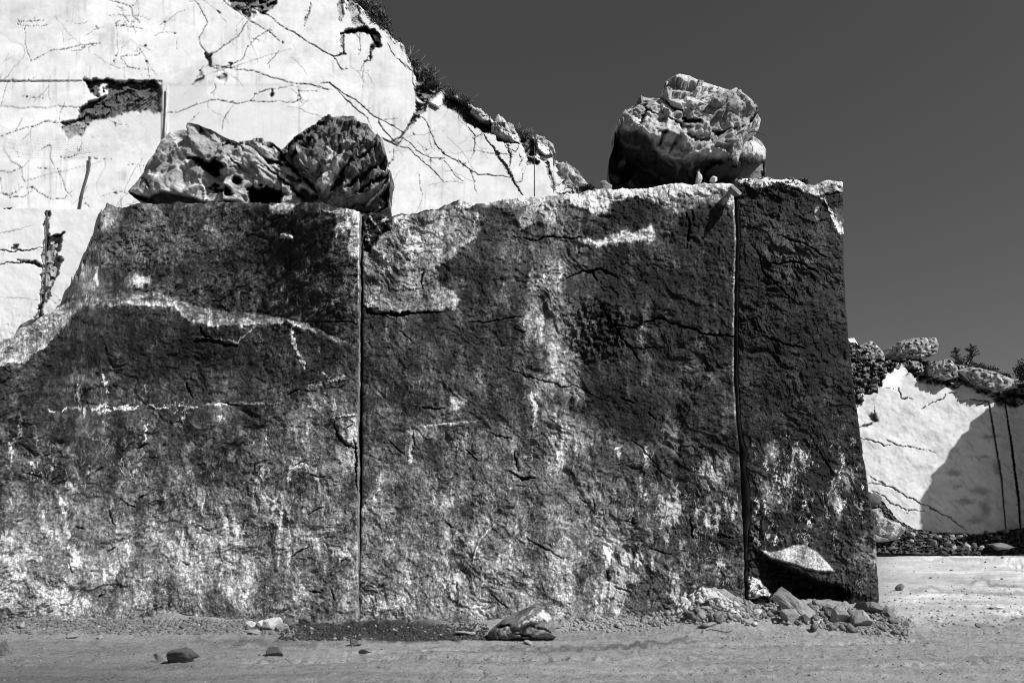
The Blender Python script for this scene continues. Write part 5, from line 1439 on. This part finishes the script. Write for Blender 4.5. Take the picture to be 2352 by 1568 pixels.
# slabs that lean on the rubble
def slab(label, pts, Ym, th, mat, name='stone_slab'):
    """flat broken plate: front outline in reference px with a distance for each corner"""
    V = []; n = len(pts)
    for (x, y, dY) in pts: V.append(pt(x, y, Ym+dY))
    V = np.array(V); c = V.mean(0)
    nn = np.cross(V[1]-V[0], V[2]-V[0]); nn /= np.linalg.norm(nn)
    if nn[1] > 0: nn = -nn
    bm = bmesh.new()
    a = [bm.verts.new(v) for v in V]; b = [bm.verts.new(v-nn*th+(c-v)*.04) for v in V]
    bm.faces.new(a); bm.faces.new(b[::-1])
    for i in range(n): bm.faces.new((a[i], b[i], b[(i+1) % n], a[(i+1) % n]))
    bmesh.ops.recalc_face_normals(bm, faces=bm.faces)
    bmesh.ops.bevel(bm, geom=bm.edges[:], offset=th*.12, segments=2, affect='EDGES')
    bmesh.ops.triangulate(bm, faces=bm.faces[:])
    bmesh.ops.subdivide_edges(bm, edges=bm.edges[:], cuts=4, use_grid_fill=True)
    for v in bm.verts:
        q = np.array([v.co[:]])
        v.co.y += float(.035*fbm3(q*5, 4, 5)[0]); v.co.z += float(.03*fbm3(q*6, 4, 9)[0])
    base = c.copy(); base[2] = V[:, 2].min()
    for v in bm.verts: v.co -= Vector(base)
    me = bpy.data.meshes.new(name); bm.to_mesh(me); bm.free()
    o = link(name, me, mat); o.location = base
    tag(o, label, 'slab')
    return o
slab('grey pointed sawn slab leaning in the rubble under the right block', [(1878, 1405, -.10), (1830, 1372, -.02), (1795, 1345, .1), (1775, 1362, .1), (1850, 1420, -.2)], 12.75, .12, M_PALE)
slab('white triangular plate stuck upright in the dirt heap', [(1622, 1376, 0), (1636, 1358, .06), (1646, 1360, .06), (1656, 1375, 0)], 12.72, .05, M_WHITE)
slab('thin dark-edged slab leaning behind the grey pointed slab', [(1872, 1372, .0), (1905, 1398, 0), (1912, 1410, -.02), (1895, 1404, 0), (1868, 1380, 0)], 12.95, .08, M_PALE)

# rubble strip: individual small stones copied from a few shapes
PROTO = [stone_mesh('stone', (1, .85, .72), 900+i, 3, 12, .7, .06) for i in range(14)]
rg = random.Random(77)
def place_small(px, py, w, mat, label, group, name='stone', YY=None, cat='stone'):
    if YY is None: X, Y, z = groundpt(px, py)
    else: X, Y, z = (px-CX)/FD*YY, YY, EYE+(HZ-py)/FD*YY
    me = SMALL[mat.name][rg.randrange(len(PROTO))]
    o = bpy.data.objects.new(name, me); COL.objects.link(o)
    s = w*Y/FD
    o.scale = (s, s*rg.uniform(.7, 1.1), s*rg.uniform(.65, 1.1))
    o.rotation_euler = (rg.uniform(-.3, .3), rg.uniform(-.3, .3), rg.uniform(0, 6.3))
    o.location = (X, Y, z-.12*s)
    tag(o, label, cat, group)
    return o
SMALL = {}
for m in (M_PALE, M_WHITE, M_GREY, M_DARK):
    L_ = []
    for p in PROTO:
        q = p.copy(); q.materials.append(m); L_.append(q)
    SMALL[m.name] = L_
def pick(ms): return rg.choice(ms)
PG = (M_PALE, M_PALE, M_GREY, M_WHITE)
for i in range(75):      # right rubble apron
    px = rg.triangular(1470, 2100, 1850); lo = lin([(1470, 1395), (1600, 1385), (1720, 1380), (1800, 1385), (1950, 1395), (2100, 1420)], px); hi = lin([(1470, 1412), (1600, 1432), (1800, 1440), (2000, 1446), (2100, 1444)], px)
    place_small(px, rg.uniform(lo, hi), rg.uniform(6, 17), pick(PG), 'small broken stone in the pale rubble apron under the right half of the wall', 'stones of the right rubble apron')
for i in range(35):
    px = rg.uniform(20, 640)
    place_small(px, rg.uniform(1424, 1448)-.01*px, rg.uniform(5, 13), pick((M_PALE, M_GREY, M_GREY, M_WHITE)), 'small stone on the low dirt bank along the foot of the left block', 'stones of the left dirt bank')
for i in range(18):
    px = rg.uniform(1285, 1480)
    place_small(px, rg.uniform(1404, 1432), rg.uniform(5, 12), pick((M_PALE, M_GREY, M_WHITE)), 'small pale stone in the strip between the striped boulder and the rubble', 'stones of the middle foot strip')
for i in range(25):
    place_small(rg.uniform(60, 2330), rg.triangular(1450, 1560, 1460), rg.uniform(3, 6.5), pick((M_GREY, M_PALE, M_DARK)), 'pebble lying loose on the dusty road', 'pebbles on the road', 'pebble', cat='pebble')
for i in range(20):
    px = rg.uniform(2040, 2350)
    place_small(px, rg.uniform(1275, 1420), rg.uniform(4, 9), pick((M_WHITE, M_PALE, M_GREY)), 'small stone strewn over the bright yard right of the blocks', 'stones on the bright yard')

# crushed gravel between them: one uncountable sheet of grains
def grains(name, n, fx, fy, size, mat, seed, zoff=0.):
    r_ = np.random.RandomState(seed)
    x = fx(r_.rand(n), r_); y = fy(x, r_.rand(n))
    X, Y, Z = ray_ground(x, y)
    s = size*(.35+r_.rand(n)**3*2.3)
    octa = np.array([[1, 0, 0], [-1, 0, 0], [0, 1, 0], [0, -1, 0], [0, 0, .8], [0, 0, -.6]], float)
    tri = np.array([[0, 2, 4], [2, 1, 4], [1, 3, 4], [3, 0, 4], [2, 0, 5], [1, 2, 5], [3, 1, 5], [0, 3, 5]])
    a = r_.rand(n)*6.28
    V = octa[None]*s[:, None, None]*(1+.5*r_.normal(size=(n, 6, 1)).clip(-1, 1))
    c, sn = np.cos(a)[:, None], np.sin(a)[:, None]
    V = np.stack([V[..., 0]*c-V[..., 1]*sn, V[..., 0]*sn+V[..., 1]*c, V[..., 2]], -1)
    V += np.stack([X, Y, Z+zoff], -1)[:, None]
    T = tri[None]+(np.arange(n)*6)[:, None, None]
    me = from_arrays(name, V.reshape(-1, 3), None, None, False, None, T.reshape(-1, 3))
    o = link(name, me, mat); tag(o, kind='stuff')
    return o
o = grains('gravel', 5200, lambda u, r_: 1290+u*800, lambda x, u: lin([(1290, 1402), (1480, 1396), (1600, 1375), (1720, 1370), (1850, 1385), (2090, 1420)], x)+u*52, .018, M_PALE, 1)
tag(o, 'crushed pale gravel along the foot of the middle and right blocks', 'gravel', kind='stuff')
o = grains('gravel', 3600, lambda u, r_: -40+u*720, lambda x, u: 1422+u*34, .016, M_GREY, 2)
tag(o, 'grey crushed gravel on the dirt bank under the left block', 'gravel', kind='stuff')
o = grains('gravel', 3600, lambda u, r_: 640+u*480, lambda x, u: 1432+(u**.8)*38, .016, M_SOIL, 3)
tag(o, 'patch of black gravel at the foot of the left saw cut', 'gravel', kind='stuff')
o = grains('grit', 1700, lambda u, r_: -50+u*2450, lambda x, u: 1446+u**1.5*140, .0065, M_DARK, 4)
tag(o, 'fine dark grit scattered over the dusty road', 'grit', kind='stuff')
o = grains('grit', 2600, lambda u, r_: -50+u*2450, lambda x, u: 1440+u**1.6*140, .0075, M_PALE, 14)
tag(o, 'fine pale grit scattered over the dusty road', 'grit', kind='stuff')
o = grains('grit', 800, lambda u, r_: 2030+u*340, lambda x, u: 1275+u**.6*165, .016, M_PALE, 15)
tag(o, 'pale chips scattered over the bright yard', 'grit', kind='stuff')

o = grains('rubble', 1000, lambda u, r_: 1480+u*610, lambda x, u: lin([(1480, 1398), (1600, 1380), (1720, 1375), (1850, 1390), (2090, 1422)], x)+u*44, .036, M_GREY, 5)
tag(o, 'loose pale rubble heaped under the right half of the wall', 'rubble', kind='stuff')
o = grains('gravel', 150, lambda u, r_: 650+u*460+r_.normal(size=u.shape)*20, lambda x, u: 1436+u*32, .017, M_PALE, 6)
tag(o, 'white chips scattered over the black gravel patch', 'gravel', kind='stuff')
o = grains('gravel', 500, lambda u, r_: 1555+u*140, lambda x, u: 1352+44*np.abs((x-1622)/75)**1.5+u*30, .03, M_WHITE, 7)
tag(o, 'pale crumbs crusting the dirt heap', 'gravel', kind='stuff')

o = grains('rubble', 520, lambda u, r_: 1285+u*450, lambda x, u: lin([(1280, 1412), (1480, 1402), (1740, 1388)], x)+u**1.4*36, .032, M_PALE, 8)
tag(o, 'loose pale rubble along the foot of the middle block right of the striped boulder', 'rubble', kind='stuff')

o = grains('rubble', 380, lambda u, r_: -20+u*680, lambda x, u: 1418+u*30, .026, M_GREY, 9)
tag(o, 'small grey rubble along the foot of the left block', 'rubble', kind='stuff')

# loose stones on top of the right block
for i in range(18):
    px = rg.uniform(1690, 1850); Y0_ = 13.72+rg.uniform(0, .12)
    place_small(px, lin([(1690, 416), (1760, 410), (1850, 415)], px)+rg.uniform(-3, 3), rg.uniform(4, 10), pick((M_WHITE, M_PALE, M_GREY)), 'small loose stone on top of the right block by the perched boulder', 'loose stones on top of the right block', YY=Y0_)
stone('stone', 'small pale pyramid stone on the middle block, left of the big perched boulder', 1392, 440, 30, 26, M_PALE, 3001, YY=14.3)
stone('stone', 'white stone wedged beneath the front of the big perched boulder', 1606, 424, 16, 30, M_WHITE, 3003, YY=14.05)
stone('stone', 'small white stone right of the wedge under the perched boulder', 1640, 418, 20, 16, M_WHITE, 3005, YY=13.95)

# far rubble pile, white chunk and crown rocks
def build_scree():
    xs = np.arange(1985, 2480, 2.2); v = np.linspace(0, 1, 60)
    x, Vv = np.meshgrid(xs, v)
    top = lin([(1985, 1120), (2030, 1150), (2060, 1190), (2100, 1213), (2150, 1222), (2250, 1226), (2352, 1214), (2480, 1200)], x)+5*fbm2(x/14, x*0, 4, 411)
    bot = lin([(1985, 1268), (2100, 1272), (2250, 1276), (2480, 1278)], x)
    y = bot+Vv*(top-bot)
    Yw = plane_Y(x, y, NRW, CRW)
    Yr = Yw-(1-Vv)*2.6-.1
    f, e, _ = facet2(x/9+fbm2(x/20, y/20, 2, 412), y/5, 413); f2, _, _ = facet2(x/4, y/2.6, 414)
    Yr = Yr-.5*f-.25*f2
    P = pt(x, y, Yr)
    P[-1, :, 1] += .8
    M = Multi(); M.add(P, {'tone': np.clip(.055*np.exp(.9*f+.6*f2+.6*fbm2(x/5, y/3, 3, 415)), .012, .5)})
    base = P[0].mean(0); base[2] = 0
    o = link('scree', M.mesh('scree', base), M_FAR); o.location = base
    tag(o, 'dark scree banked against the foot of the far right wall', 'scree', kind='stuff')
build_scree()
mo = 'dark rubble stone in the scree at the base of the far right wall'
for i in range(45):
    px = rg.triangular(2015, 2352, 2150)
    up = lin([(2000, 1140), (2030, 1160), (2060, 1195), (2100, 1215), (2150, 1225), (2250, 1220), (2352, 1210)], px)
    py = rg.uniform(up, 1262)
    o = place_small(px, py+3, rg.uniform(6, 20), pick((M_DARK, M_DARK, M_GREY, M_GREY, M_PALE)), mo, 'scree of the far wall', YY=plane_Y(px, py, NRW, CRW)-.9-2.6*(py-up)/max(20, 1262-up))
def paint_chunk2(S): S.tone[:] = .36; S.tone *= np.exp(.35*fbm2(S.x/12, S.y/9, 4, 16, .6))
boulder('rock', 'white sawn rock chunk standing in front of the far scree, beside the right block', 'rock', tr4((285, 1040), (330, 1030), (345, 1080), (400, 1103), (440, 1110), (466, 1150), (440, 1190), (370, 1215), (285, 1215)), 43.4, .8, 1.2, paint_chunk2, 6, 3010, 1.6, .42, .4, M_FAR)
stone('rock', 'flat grey rock at the toe of the far scree', 2310, 1262, 60, 16, M_GREY, 3012, YY=43.6, cat='rock')
stone('rock', 'dark rock lump on the upper left of the far scree', 2010, 1165, 36, 34, M_DARK, 3013, YY=43., cat='rock')
def paint_slabw(S): S.tone[:] = .8; S.tone *= 1+.1*fbm2(S.x/8, S.y/8, 3, 5)
boulder('rock', 'white wedge-shaped rock on the crown of the far wall, next to the right block', 'rock', [(1935, 838), (1935, 778), (1962, 776), (1973, 795), (1988, 835)], 49.7, .9, 1.5, paint_slabw, 5, 3020, .25, .8, .5, M_FAR)
def paint_mix(S):
    S.tone[:] = .26; S.tone *= np.exp(.8*fbm2(S.x/10, S.y/7, 4, 6, .6)); f, _, _ = facet2(S.x/9, S.y/6, 7); S.h += .25*f
boulder('rock', 'rounded mottled rock on the far crown, right of the white wedge', 'rock', [(1980, 834), (1982, 790), (2000, 782), (2022, 800), (2032, 822), (2028, 838)], 49.7, .8, 1.5, paint_mix, 5, 3022, .6, .42, .6, M_FAR)
boulder('rock', 'wide layered rock, highest on the crown of the far wall', 'rock', [(2030, 824), (2040, 800), (2066, 784), (2100, 776), (2150, 775), (2156, 790), (2152, 812), (2120, 826)], 50.2, 1.2, 2., paint_mix, 6, 3024, .7, .42, .55, M_FAR)
boulder('rock', 'pale humped rock on the far crown below the fir saplings', 'rock', [(2130, 862), (2135, 838), (2160, 828), (2178, 824), (2196, 840), (2200, 866), (2170, 874)], 48.7, 1., 1.5, paint_mix, 5, 3026, .6, .5, .6, M_FAR)
boulder('rock', 'long shelving rock at the right end of the far crown', 'rock', [(2195, 850), (2230, 842), (2280, 852), (2330, 872), (2340, 890), (2290, 900), (2230, 880)], 49.0, 1., 1.5, paint_mix, 5, 3028, .6, .35, .6, M_FAR)
for i in range(18):
    px = rg.uniform(1985, 2335); yt_ = lin(RTOP, px)
    place_small(px, yt_+rg.uniform(0, 40), rg.uniform(4, 11), pick((M_PALE, M_GREY, M_WHITE, M_DARK)), 'broken stone in the loose crown of the far right wall', 'stones on the crown of the far wall', YY=plane_Y(px, yt_+20, NRW, CRW)+.5)

# rocks standing on the cliff ridge
def paint_ridge(S): S.tone[:] = .34; S.tone *= np.exp(.6*fbm2(S.x/9, S.y/9, 4, 6, .6))
def YC(x, y): return float(plane_Y(np.array(x, float), np.array(y, float), NCL, CCL))
for lb, ol in (('white tooth-shaped rock on the ridge between the two dark shrubs', tr2((810, 620), (840, 570), (885, 522), (892, 600), (880, 630))),
               ('grey pointed rock on the ridge beside the long black fissure', tr2((1175, 770), (1190, 715), (1215, 662), (1240, 672), (1275, 740), (1310, 820), (1250, 815))),
               ('flat tilted rock roofing the black ridge fissure', tr2((1050, 640), (1065, 610), (1120, 635), (1160, 670), (1165, 695), (1110, 690))),
               ('small pale rock right behind the grey pointed ridge rock', tr2((1262, 740), (1268, 700), (1300, 715), (1320, 790), (1290, 800))),
               ('white square block at the step of the ridge above the cable', tr2((1425, 860), (1428, 776), (1480, 795), (1530, 825), (1545, 880), (1500, 890), (1450, 880))),
               ('pale crumbling rock at the low end of the ridge', tr2((1535, 1080), (1530, 930), (1600, 935), (1670, 1000), (1745, 1085), (1650, 1105)))):
    c = np.mean(ol, 0)
    boulder('rock', lb, 'rock', ol, YC(c[0], c[1])+.25, .4, .9, paint_ridge, 6, 3100+int(c[0]), 1.0, .34, .5, M_BOUL)

# ------------------------------------------------------------------ small hardware
def rod(name, label, cat, pts, rad, mat, sides=8):
    P = np.array(pts); V, F, T = tube([P], rad, sides)
    base = np.array([P[:, 0].mean(), P[:, 1].mean(), P[:, 2].min()])
    me = from_arrays(name, V, F, None, True, base, T)
    o = link(name, me, mat); o.location = base; tag(o, label, cat); return o
rod('iron_bar', 'thin bent dark iron bar leaning against the white cliff', 'iron bar', [on_cliff(182, 482, .05), on_cliff(190, 440, .05), on_cliff(203, 395, .05), on_cliff(206, 380, .05), on_cliff(205, 361, .05)], .025, M_IRON)
rod('cable', 'thin cable hanging straight down the low end of the cliff', 'cable', [on_cliff(1228, y, .03) for y in (318, 360, 400, 452)], .009, M_IRON, 5)
rod('pipe', 'grey pipe standing in the vertical crack of the lower bench', 'pipe', [pt(x, y, plane_Y(x, y, NBE, CBE)-.03) for x, y in ((108, 487), (107, 530), (105, 580), (104, 640), (101, 690))], .014, M_IRON)
rod('tube', 'slim pale tube fixed along the saw-cut corner of the cliff', 'pipe', [on_cliff(x, y, .12) for x, y in ((384, 202), (383, 240), (381, 280), (379, 318))], .03, M_PIPE)
rod('root', 'dry twig sticking out of the right side of the big perched boulder', 'twig', [pt(1722, 304, 14.8), pt(1736, 303, 14.6), pt(1748, 306, 14.5), pt(1759, 311, 14.4)], .008, M_TWIG, 5)
rod('wire', 'curved dark wire lying on the gravel in front of the dirt heap', 'wire', [np.array(groundpt(x, y))+[0, 0, .012] for x, y in ((1612, 1452), (1630, 1446), (1650, 1449), (1668, 1453), (1680, 1450))], .006, M_IRON, 5)
# pale stone splinter jammed in the mouth of the right saw cut
V = [pt(1676, 428, 13.62), pt(1684, 424, 13.62), pt(1705, 444, 13.42), pt(1698, 449, 13.40), pt(1684, 452, 13.62), pt(1677, 440, 13.72), pt(1700, 446, 13.62), pt(1684, 426, 13.9)]
bm = bmesh.new()
for v in V: bm.verts.new(v)
bmesh.ops.convex_hull(bm, input=bm.verts[:])
bmesh.ops.bevel(bm, geom=bm.edges[:], offset=.008, segments=1, affect='EDGES')
base = np.mean(V, 0)
for v in bm.verts: v.co -= Vector(base)
me = bpy.data.meshes.new('stone_splinter'); bm.to_mesh(me); bm.free()
o = link('stone_splinter', me, M_PALE); o.location = base
tag(o, 'pale stone splinter jammed in the top of the right saw cut', 'stone')

# scrawl on the small pale plate: thin strokes standing 3 mm proud
def Yplate(x, y):
    Pf, gx, gy = BR
    i = np.argmin((gx-x)**2+(gy-y)**2)
    return Pf.reshape(-1, 3)[i, 1]
strokes = [[(1723, 1339), (1729, 1336), (1735, 1338), (1741, 1334)], [(1724, 1352), (1727, 1356), (1730, 1351), (1732, 1356), (1735, 1351), (1733, 1362)], [(1736, 1354), (1739, 1350), (1741, 1355)], [(1741, 1350), (1737, 1362)], [(1743, 1354), (1747, 1349), (1745, 1357)], [(1748, 1350), (1751, 1348)]]
paths = []
for s_ in strokes:
    paths.append(np.array([pt(x, y, Yplate(x, y)-.012) for x, y in s_]))
V, F, T = tube(paths, .005, 5)
base = np.mean(V, 0)
me = from_arrays('scrawl', V-np.array(br.location), F, None, True, None, T)
o = link('scrawl', me, M_INK, br)

# wire net pinned over the cliff
def wire_net():
    paths = []
    r_ = random.Random(3)
    def seg(a, b, sag):
        n = 12; q = []
        for i in range(n+1):
            t = i/n
            q.append((a[0]+(b[0]-a[0])*t+r_.uniform(-1, 1), a[1]+(b[1]-a[1])*t+sag*math.sin(math.pi*t)))
        paths.append(np.array([on_cliff(x, y, .07) for x, y in q]))
    for i in range(16):
        seg((150+i*3, 345+i*2-i*i*.1), (560-i*5, 60+i*9), 10+i*2)
    for i in range(22):
        seg((180+i*17, 300-i*9.5), (225+i*17, 350-i*10), 3)
    for i in range(7):
        seg((0, 290+i*11), (200+i*6, 320+i*3), 14)
    for i in range(12):
        seg((10+i*18, 285+i*2), (24+i*17, 345+i), 2)
    V, F, T = tube(paths, .0013, 4)
    base = np.array([V[:, 0].mean(), V[:, 1].mean(), V[:, 2].min()])
    me = from_arrays('wire_net', V, F, None, True, base, T)
    o = link('wire_net', me, M_WIRE); o.location = base
    tag(o, 'fine wire netting draped over the upper white cliff', 'wire net')
wire_net()

# ------------------------------------------------------------------ plants
def shrub(label, base, w, h, n, seed, straw=0, name='shrub', leaf=.05, slope=0., cat='shrub', spiky=False):
    r_ = np.random.RandomState(seed)
    base = np.array(base, float)
    root = bpy.data.objects.new(name, None); COL.objects.link(root); root.location = base
    tag(root, label, cat)
    nb = max(5, n//70); paths = []; tips = []
    for i in range(nb):
        a = r_.uniform(0, 6.28); sp = r_.uniform(.2, 1)
        tip = np.array([math.cos(a)*w*.5*sp, math.sin(a)*w*.35*sp, h*(.45+.55*r_.rand())*(1-.35*sp)])
        tip[2] += slope*tip[0]
        st = np.array([tip[0]*.25, tip[1]*.25, slope*tip[0]*.25-.05])
        mid = (st+tip)/2+r_.normal(size=3)*.05*h
        paths.append(np.array([st, mid, tip])); tips.append((st, mid, tip))
    V, F, T = tube(paths, [np.array([.014, .009, .004])*max(h, .5)]*len(paths), 4)
    link('stem', from_arrays('stem', V, F, None, True, None, T), M_TWIG, root)
    k = r_.randint(0, nb, n); t = r_.rand(n)**.6
    st = np.array([q[0] for q in tips])[k]; md = np.array([q[1] for q in tips])[k]; tp = np.array([q[2] for q in tips])[k]
    c = np.where((t < .5)[:, None], st+(md-st)*(t*2)[:, None], md+(tp-md)*((t-.5)*2)[:, None])
    c = c+r_.normal(size=(n, 3))*np.array([w, w*.7, h])*(.035 if spiky else .075)
    d = r_.normal(size=(n, 3)); d[:, 2] = np.abs(d[:, 2])+.3; d /= np.linalg.norm(d, axis=1)[:, None]
    s = np.cross(d, r_.normal(size=(n, 3))); s /= np.linalg.norm(s, axis=1)[:, None]+1e-6
    L = leaf*(.6+.8*r_.rand(n))[:, None]
    Vq = np.stack([c, c+d*L*.5+s*L*.28, c+d*L, c+d*L*.5-s*L*.28], 1)
    link('foliage', from_arrays('foliage', Vq.reshape(-1, 3), np.arange(n*4).reshape(n, 4), None, False), M_LEAF, root)
    if straw:
        ps = []
        for i in range(straw):
            a = r_.uniform(-.6, 1.2)
            p0 = np.array([r_.uniform(-.4, .4)*w, r_.uniform(-.2, .2)*w, 0.]); p0[2] = slope*p0[0]+h*.3
            L_ = h*r_.uniform(.5, 1.0)
            p2 = p0+np.array([math.sin(a)*L_, -.1, math.cos(a)*L_]); p1 = (p0+p2)/2+np.array([-.04, 0, .05])*h
            ps.append(np.array([p0, p1, p2]))
        V, F, T = tube(ps, [np.array([.007, .005, .003])]*straw, 4)
        link('stalk', from_arrays('stalk', V, F, None, True, None, T), M_STRAW, root)
    return root
def ridge_pt(x, y, back=.25): 
    p = on_cliff(x, y, -back); return p
px = 1/FD
def sz(p, q): return q*p[1]*px
p = ridge_pt(868, 74); shrub('dense dark bush on the cliff edge, highest of the ridge plants', p, sz(p, 62), sz(p, 66), 2600, 1, 0, leaf=.07, slope=-.35)
p = ridge_pt(836, 24); shrub('scrubby plant at the top of the cliff, cut by the picture edge', p, sz(p, 54), sz(p, 40), 1200, 2, 0, leaf=.06, slope=-.7)
p = ridge_pt(905, 92); shrub('low thin scrub trailing down the edge below the dense bush', p, sz(p, 42), sz(p, 20), 500, 3, 0, leaf=.05, slope=-.9)
p = ridge_pt(982, 205); shrub('dark round bush with dry stalks midway down the ridge', p, sz(p, 62), sz(p, 52), 2400, 4, 9, leaf=.065, slope=-.6)
p = ridge_pt(952, 160); shrub('grassy scrub on the ridge just above the round bush', p, sz(p, 40), sz(p, 34), 900, 5, 7, leaf=.05, slope=-1.0)
p = ridge_pt(1042, 224); shrub('low dark creeping scrub along the ridge fissure', p, sz(p, 60), sz(p, 16), 900, 6, 2, leaf=.045, slope=-.5)
p = ridge_pt(1072, 238); shrub('little dark tuft below the creeping scrub', p, sz(p, 30), sz(p, 22), 500, 7, 2, leaf=.05, slope=-.5)
p = ridge_pt(1200, 316); shrub('wispy tuft with dry stalks near the white square ridge block', p, sz(p, 44), sz(p, 24), 700, 8, 9, leaf=.045, slope=-.5)
p = ridge_pt(938, 140); shrub('small tuft on the steep step of the ridge', p, sz(p, 20), sz(p, 24), 300, 9, 2, leaf=.05, slope=-1.2)
p = pt(1345, 444, 16.); shrub('low dark scrub behind the middle block, left of the pyramid stone', p, sz(p, 56), sz(p, 22), 1000, 10, 2, leaf=.035)
p = pt(1845, 420, 14.0); shrub('small spiky weed on top of the right block', p, sz(p, 22), sz(p, 9), 90, 11, 0, leaf=.05, name='weed', cat='weed')
def sapling(label, p, h, seed, wide=.5):
    r_ = np.random.RandomState(seed)
    root = bpy.data.objects.new('fir_sapling', None); COL.objects.link(root); root.location = p; tag(root, label, 'sapling')
    paths = [np.array([[0, 0, -.1], [.02*h, 0, h*.5], [0, 0, h]])]
    for i in range(16):
        z = h*(.18+.78*i/16); a = r_.uniform(0, 6.28); L = h*wide*(1-.75*i/16)*r_.uniform(.7, 1.1)
        paths.append(np.array([[0, 0, z], [math.cos(a)*L*.5, math.sin(a)*L*.4, z+L*.28], [math.cos(a)*L, math.sin(a)*L*.8, z+L*.55]]))
    V, F, T = tube(paths, [np.array([.02, .015, .008])*h]+[np.array([.01, .008, .004])*h]*16, 4)
    link('trunk', from_arrays('trunk', V, F, None, True, None, T), M_TWIG, root)
    n = 1500; k = r_.randint(0, 17, n); t = r_.rand(n)
    A_ = np.array([q[0] for q in paths])[k]; B_ = np.array([q[1] for q in paths])[k]; C_ = np.array([q[2] for q in paths])[k]
    c = np.where((t < .5)[:, None], A_+(B_-A_)*(2*t)[:, None], B_+(C_-B_)*(2*t-1)[:, None])
    d = r_.normal(size=(n, 3)); d /= np.linalg.norm(d, axis=1)[:, None]
    s = np.cross(d, r_.normal(size=(n, 3))); s /= np.linalg.norm(s, axis=1)[:, None]+1e-6
    L = .075*h*(.6+.8*r_.rand(n))[:, None]
    Vq = np.stack([c, c+d*L*.5+s*L*.15, c+d*L, c+d*L*.5-s*L*.15], 1)
    link('crown', from_arrays('crown', Vq.reshape(-1, 3), np.arange(n*4).reshape(n, 4), None, False), M_LEAF, root)
def far_pt(x, y): return on_far(x, y, -.8)
p = far_pt(2196, 836); sapling('slender fir sapling on the far crown, left one of the pair', p, sz(p, 38), 21, .5)
p = far_pt(2230, 842); sapling('bushier fir sapling on the far crown, taller one of the pair', p, sz(p, 48), 22, .6)
p = far_pt(2216, 848); shrub('dark shrub at the foot of the two fir saplings', p, sz(p, 40), sz(p, 26), 700, 23, 0, leaf=.16)
p = far_pt(2262, 862); shrub('low dark scrub on the far crown, right of the fir saplings', p, sz(p, 60), sz(p, 26), 900, 24, 3, leaf=.16, slope=-.3)
p = far_pt(2300, 874); shrub('thin scrub at the far right of the far crown', p, sz(p, 44), sz(p, 24), 600, 25, 4, leaf=.15, slope=-.3)
p = far_pt(2350, 872); shrub('feathery leafless bush cut by the right picture edge', p, sz(p, 40), sz(p, 60), 700, 26, 4, leaf=.14)
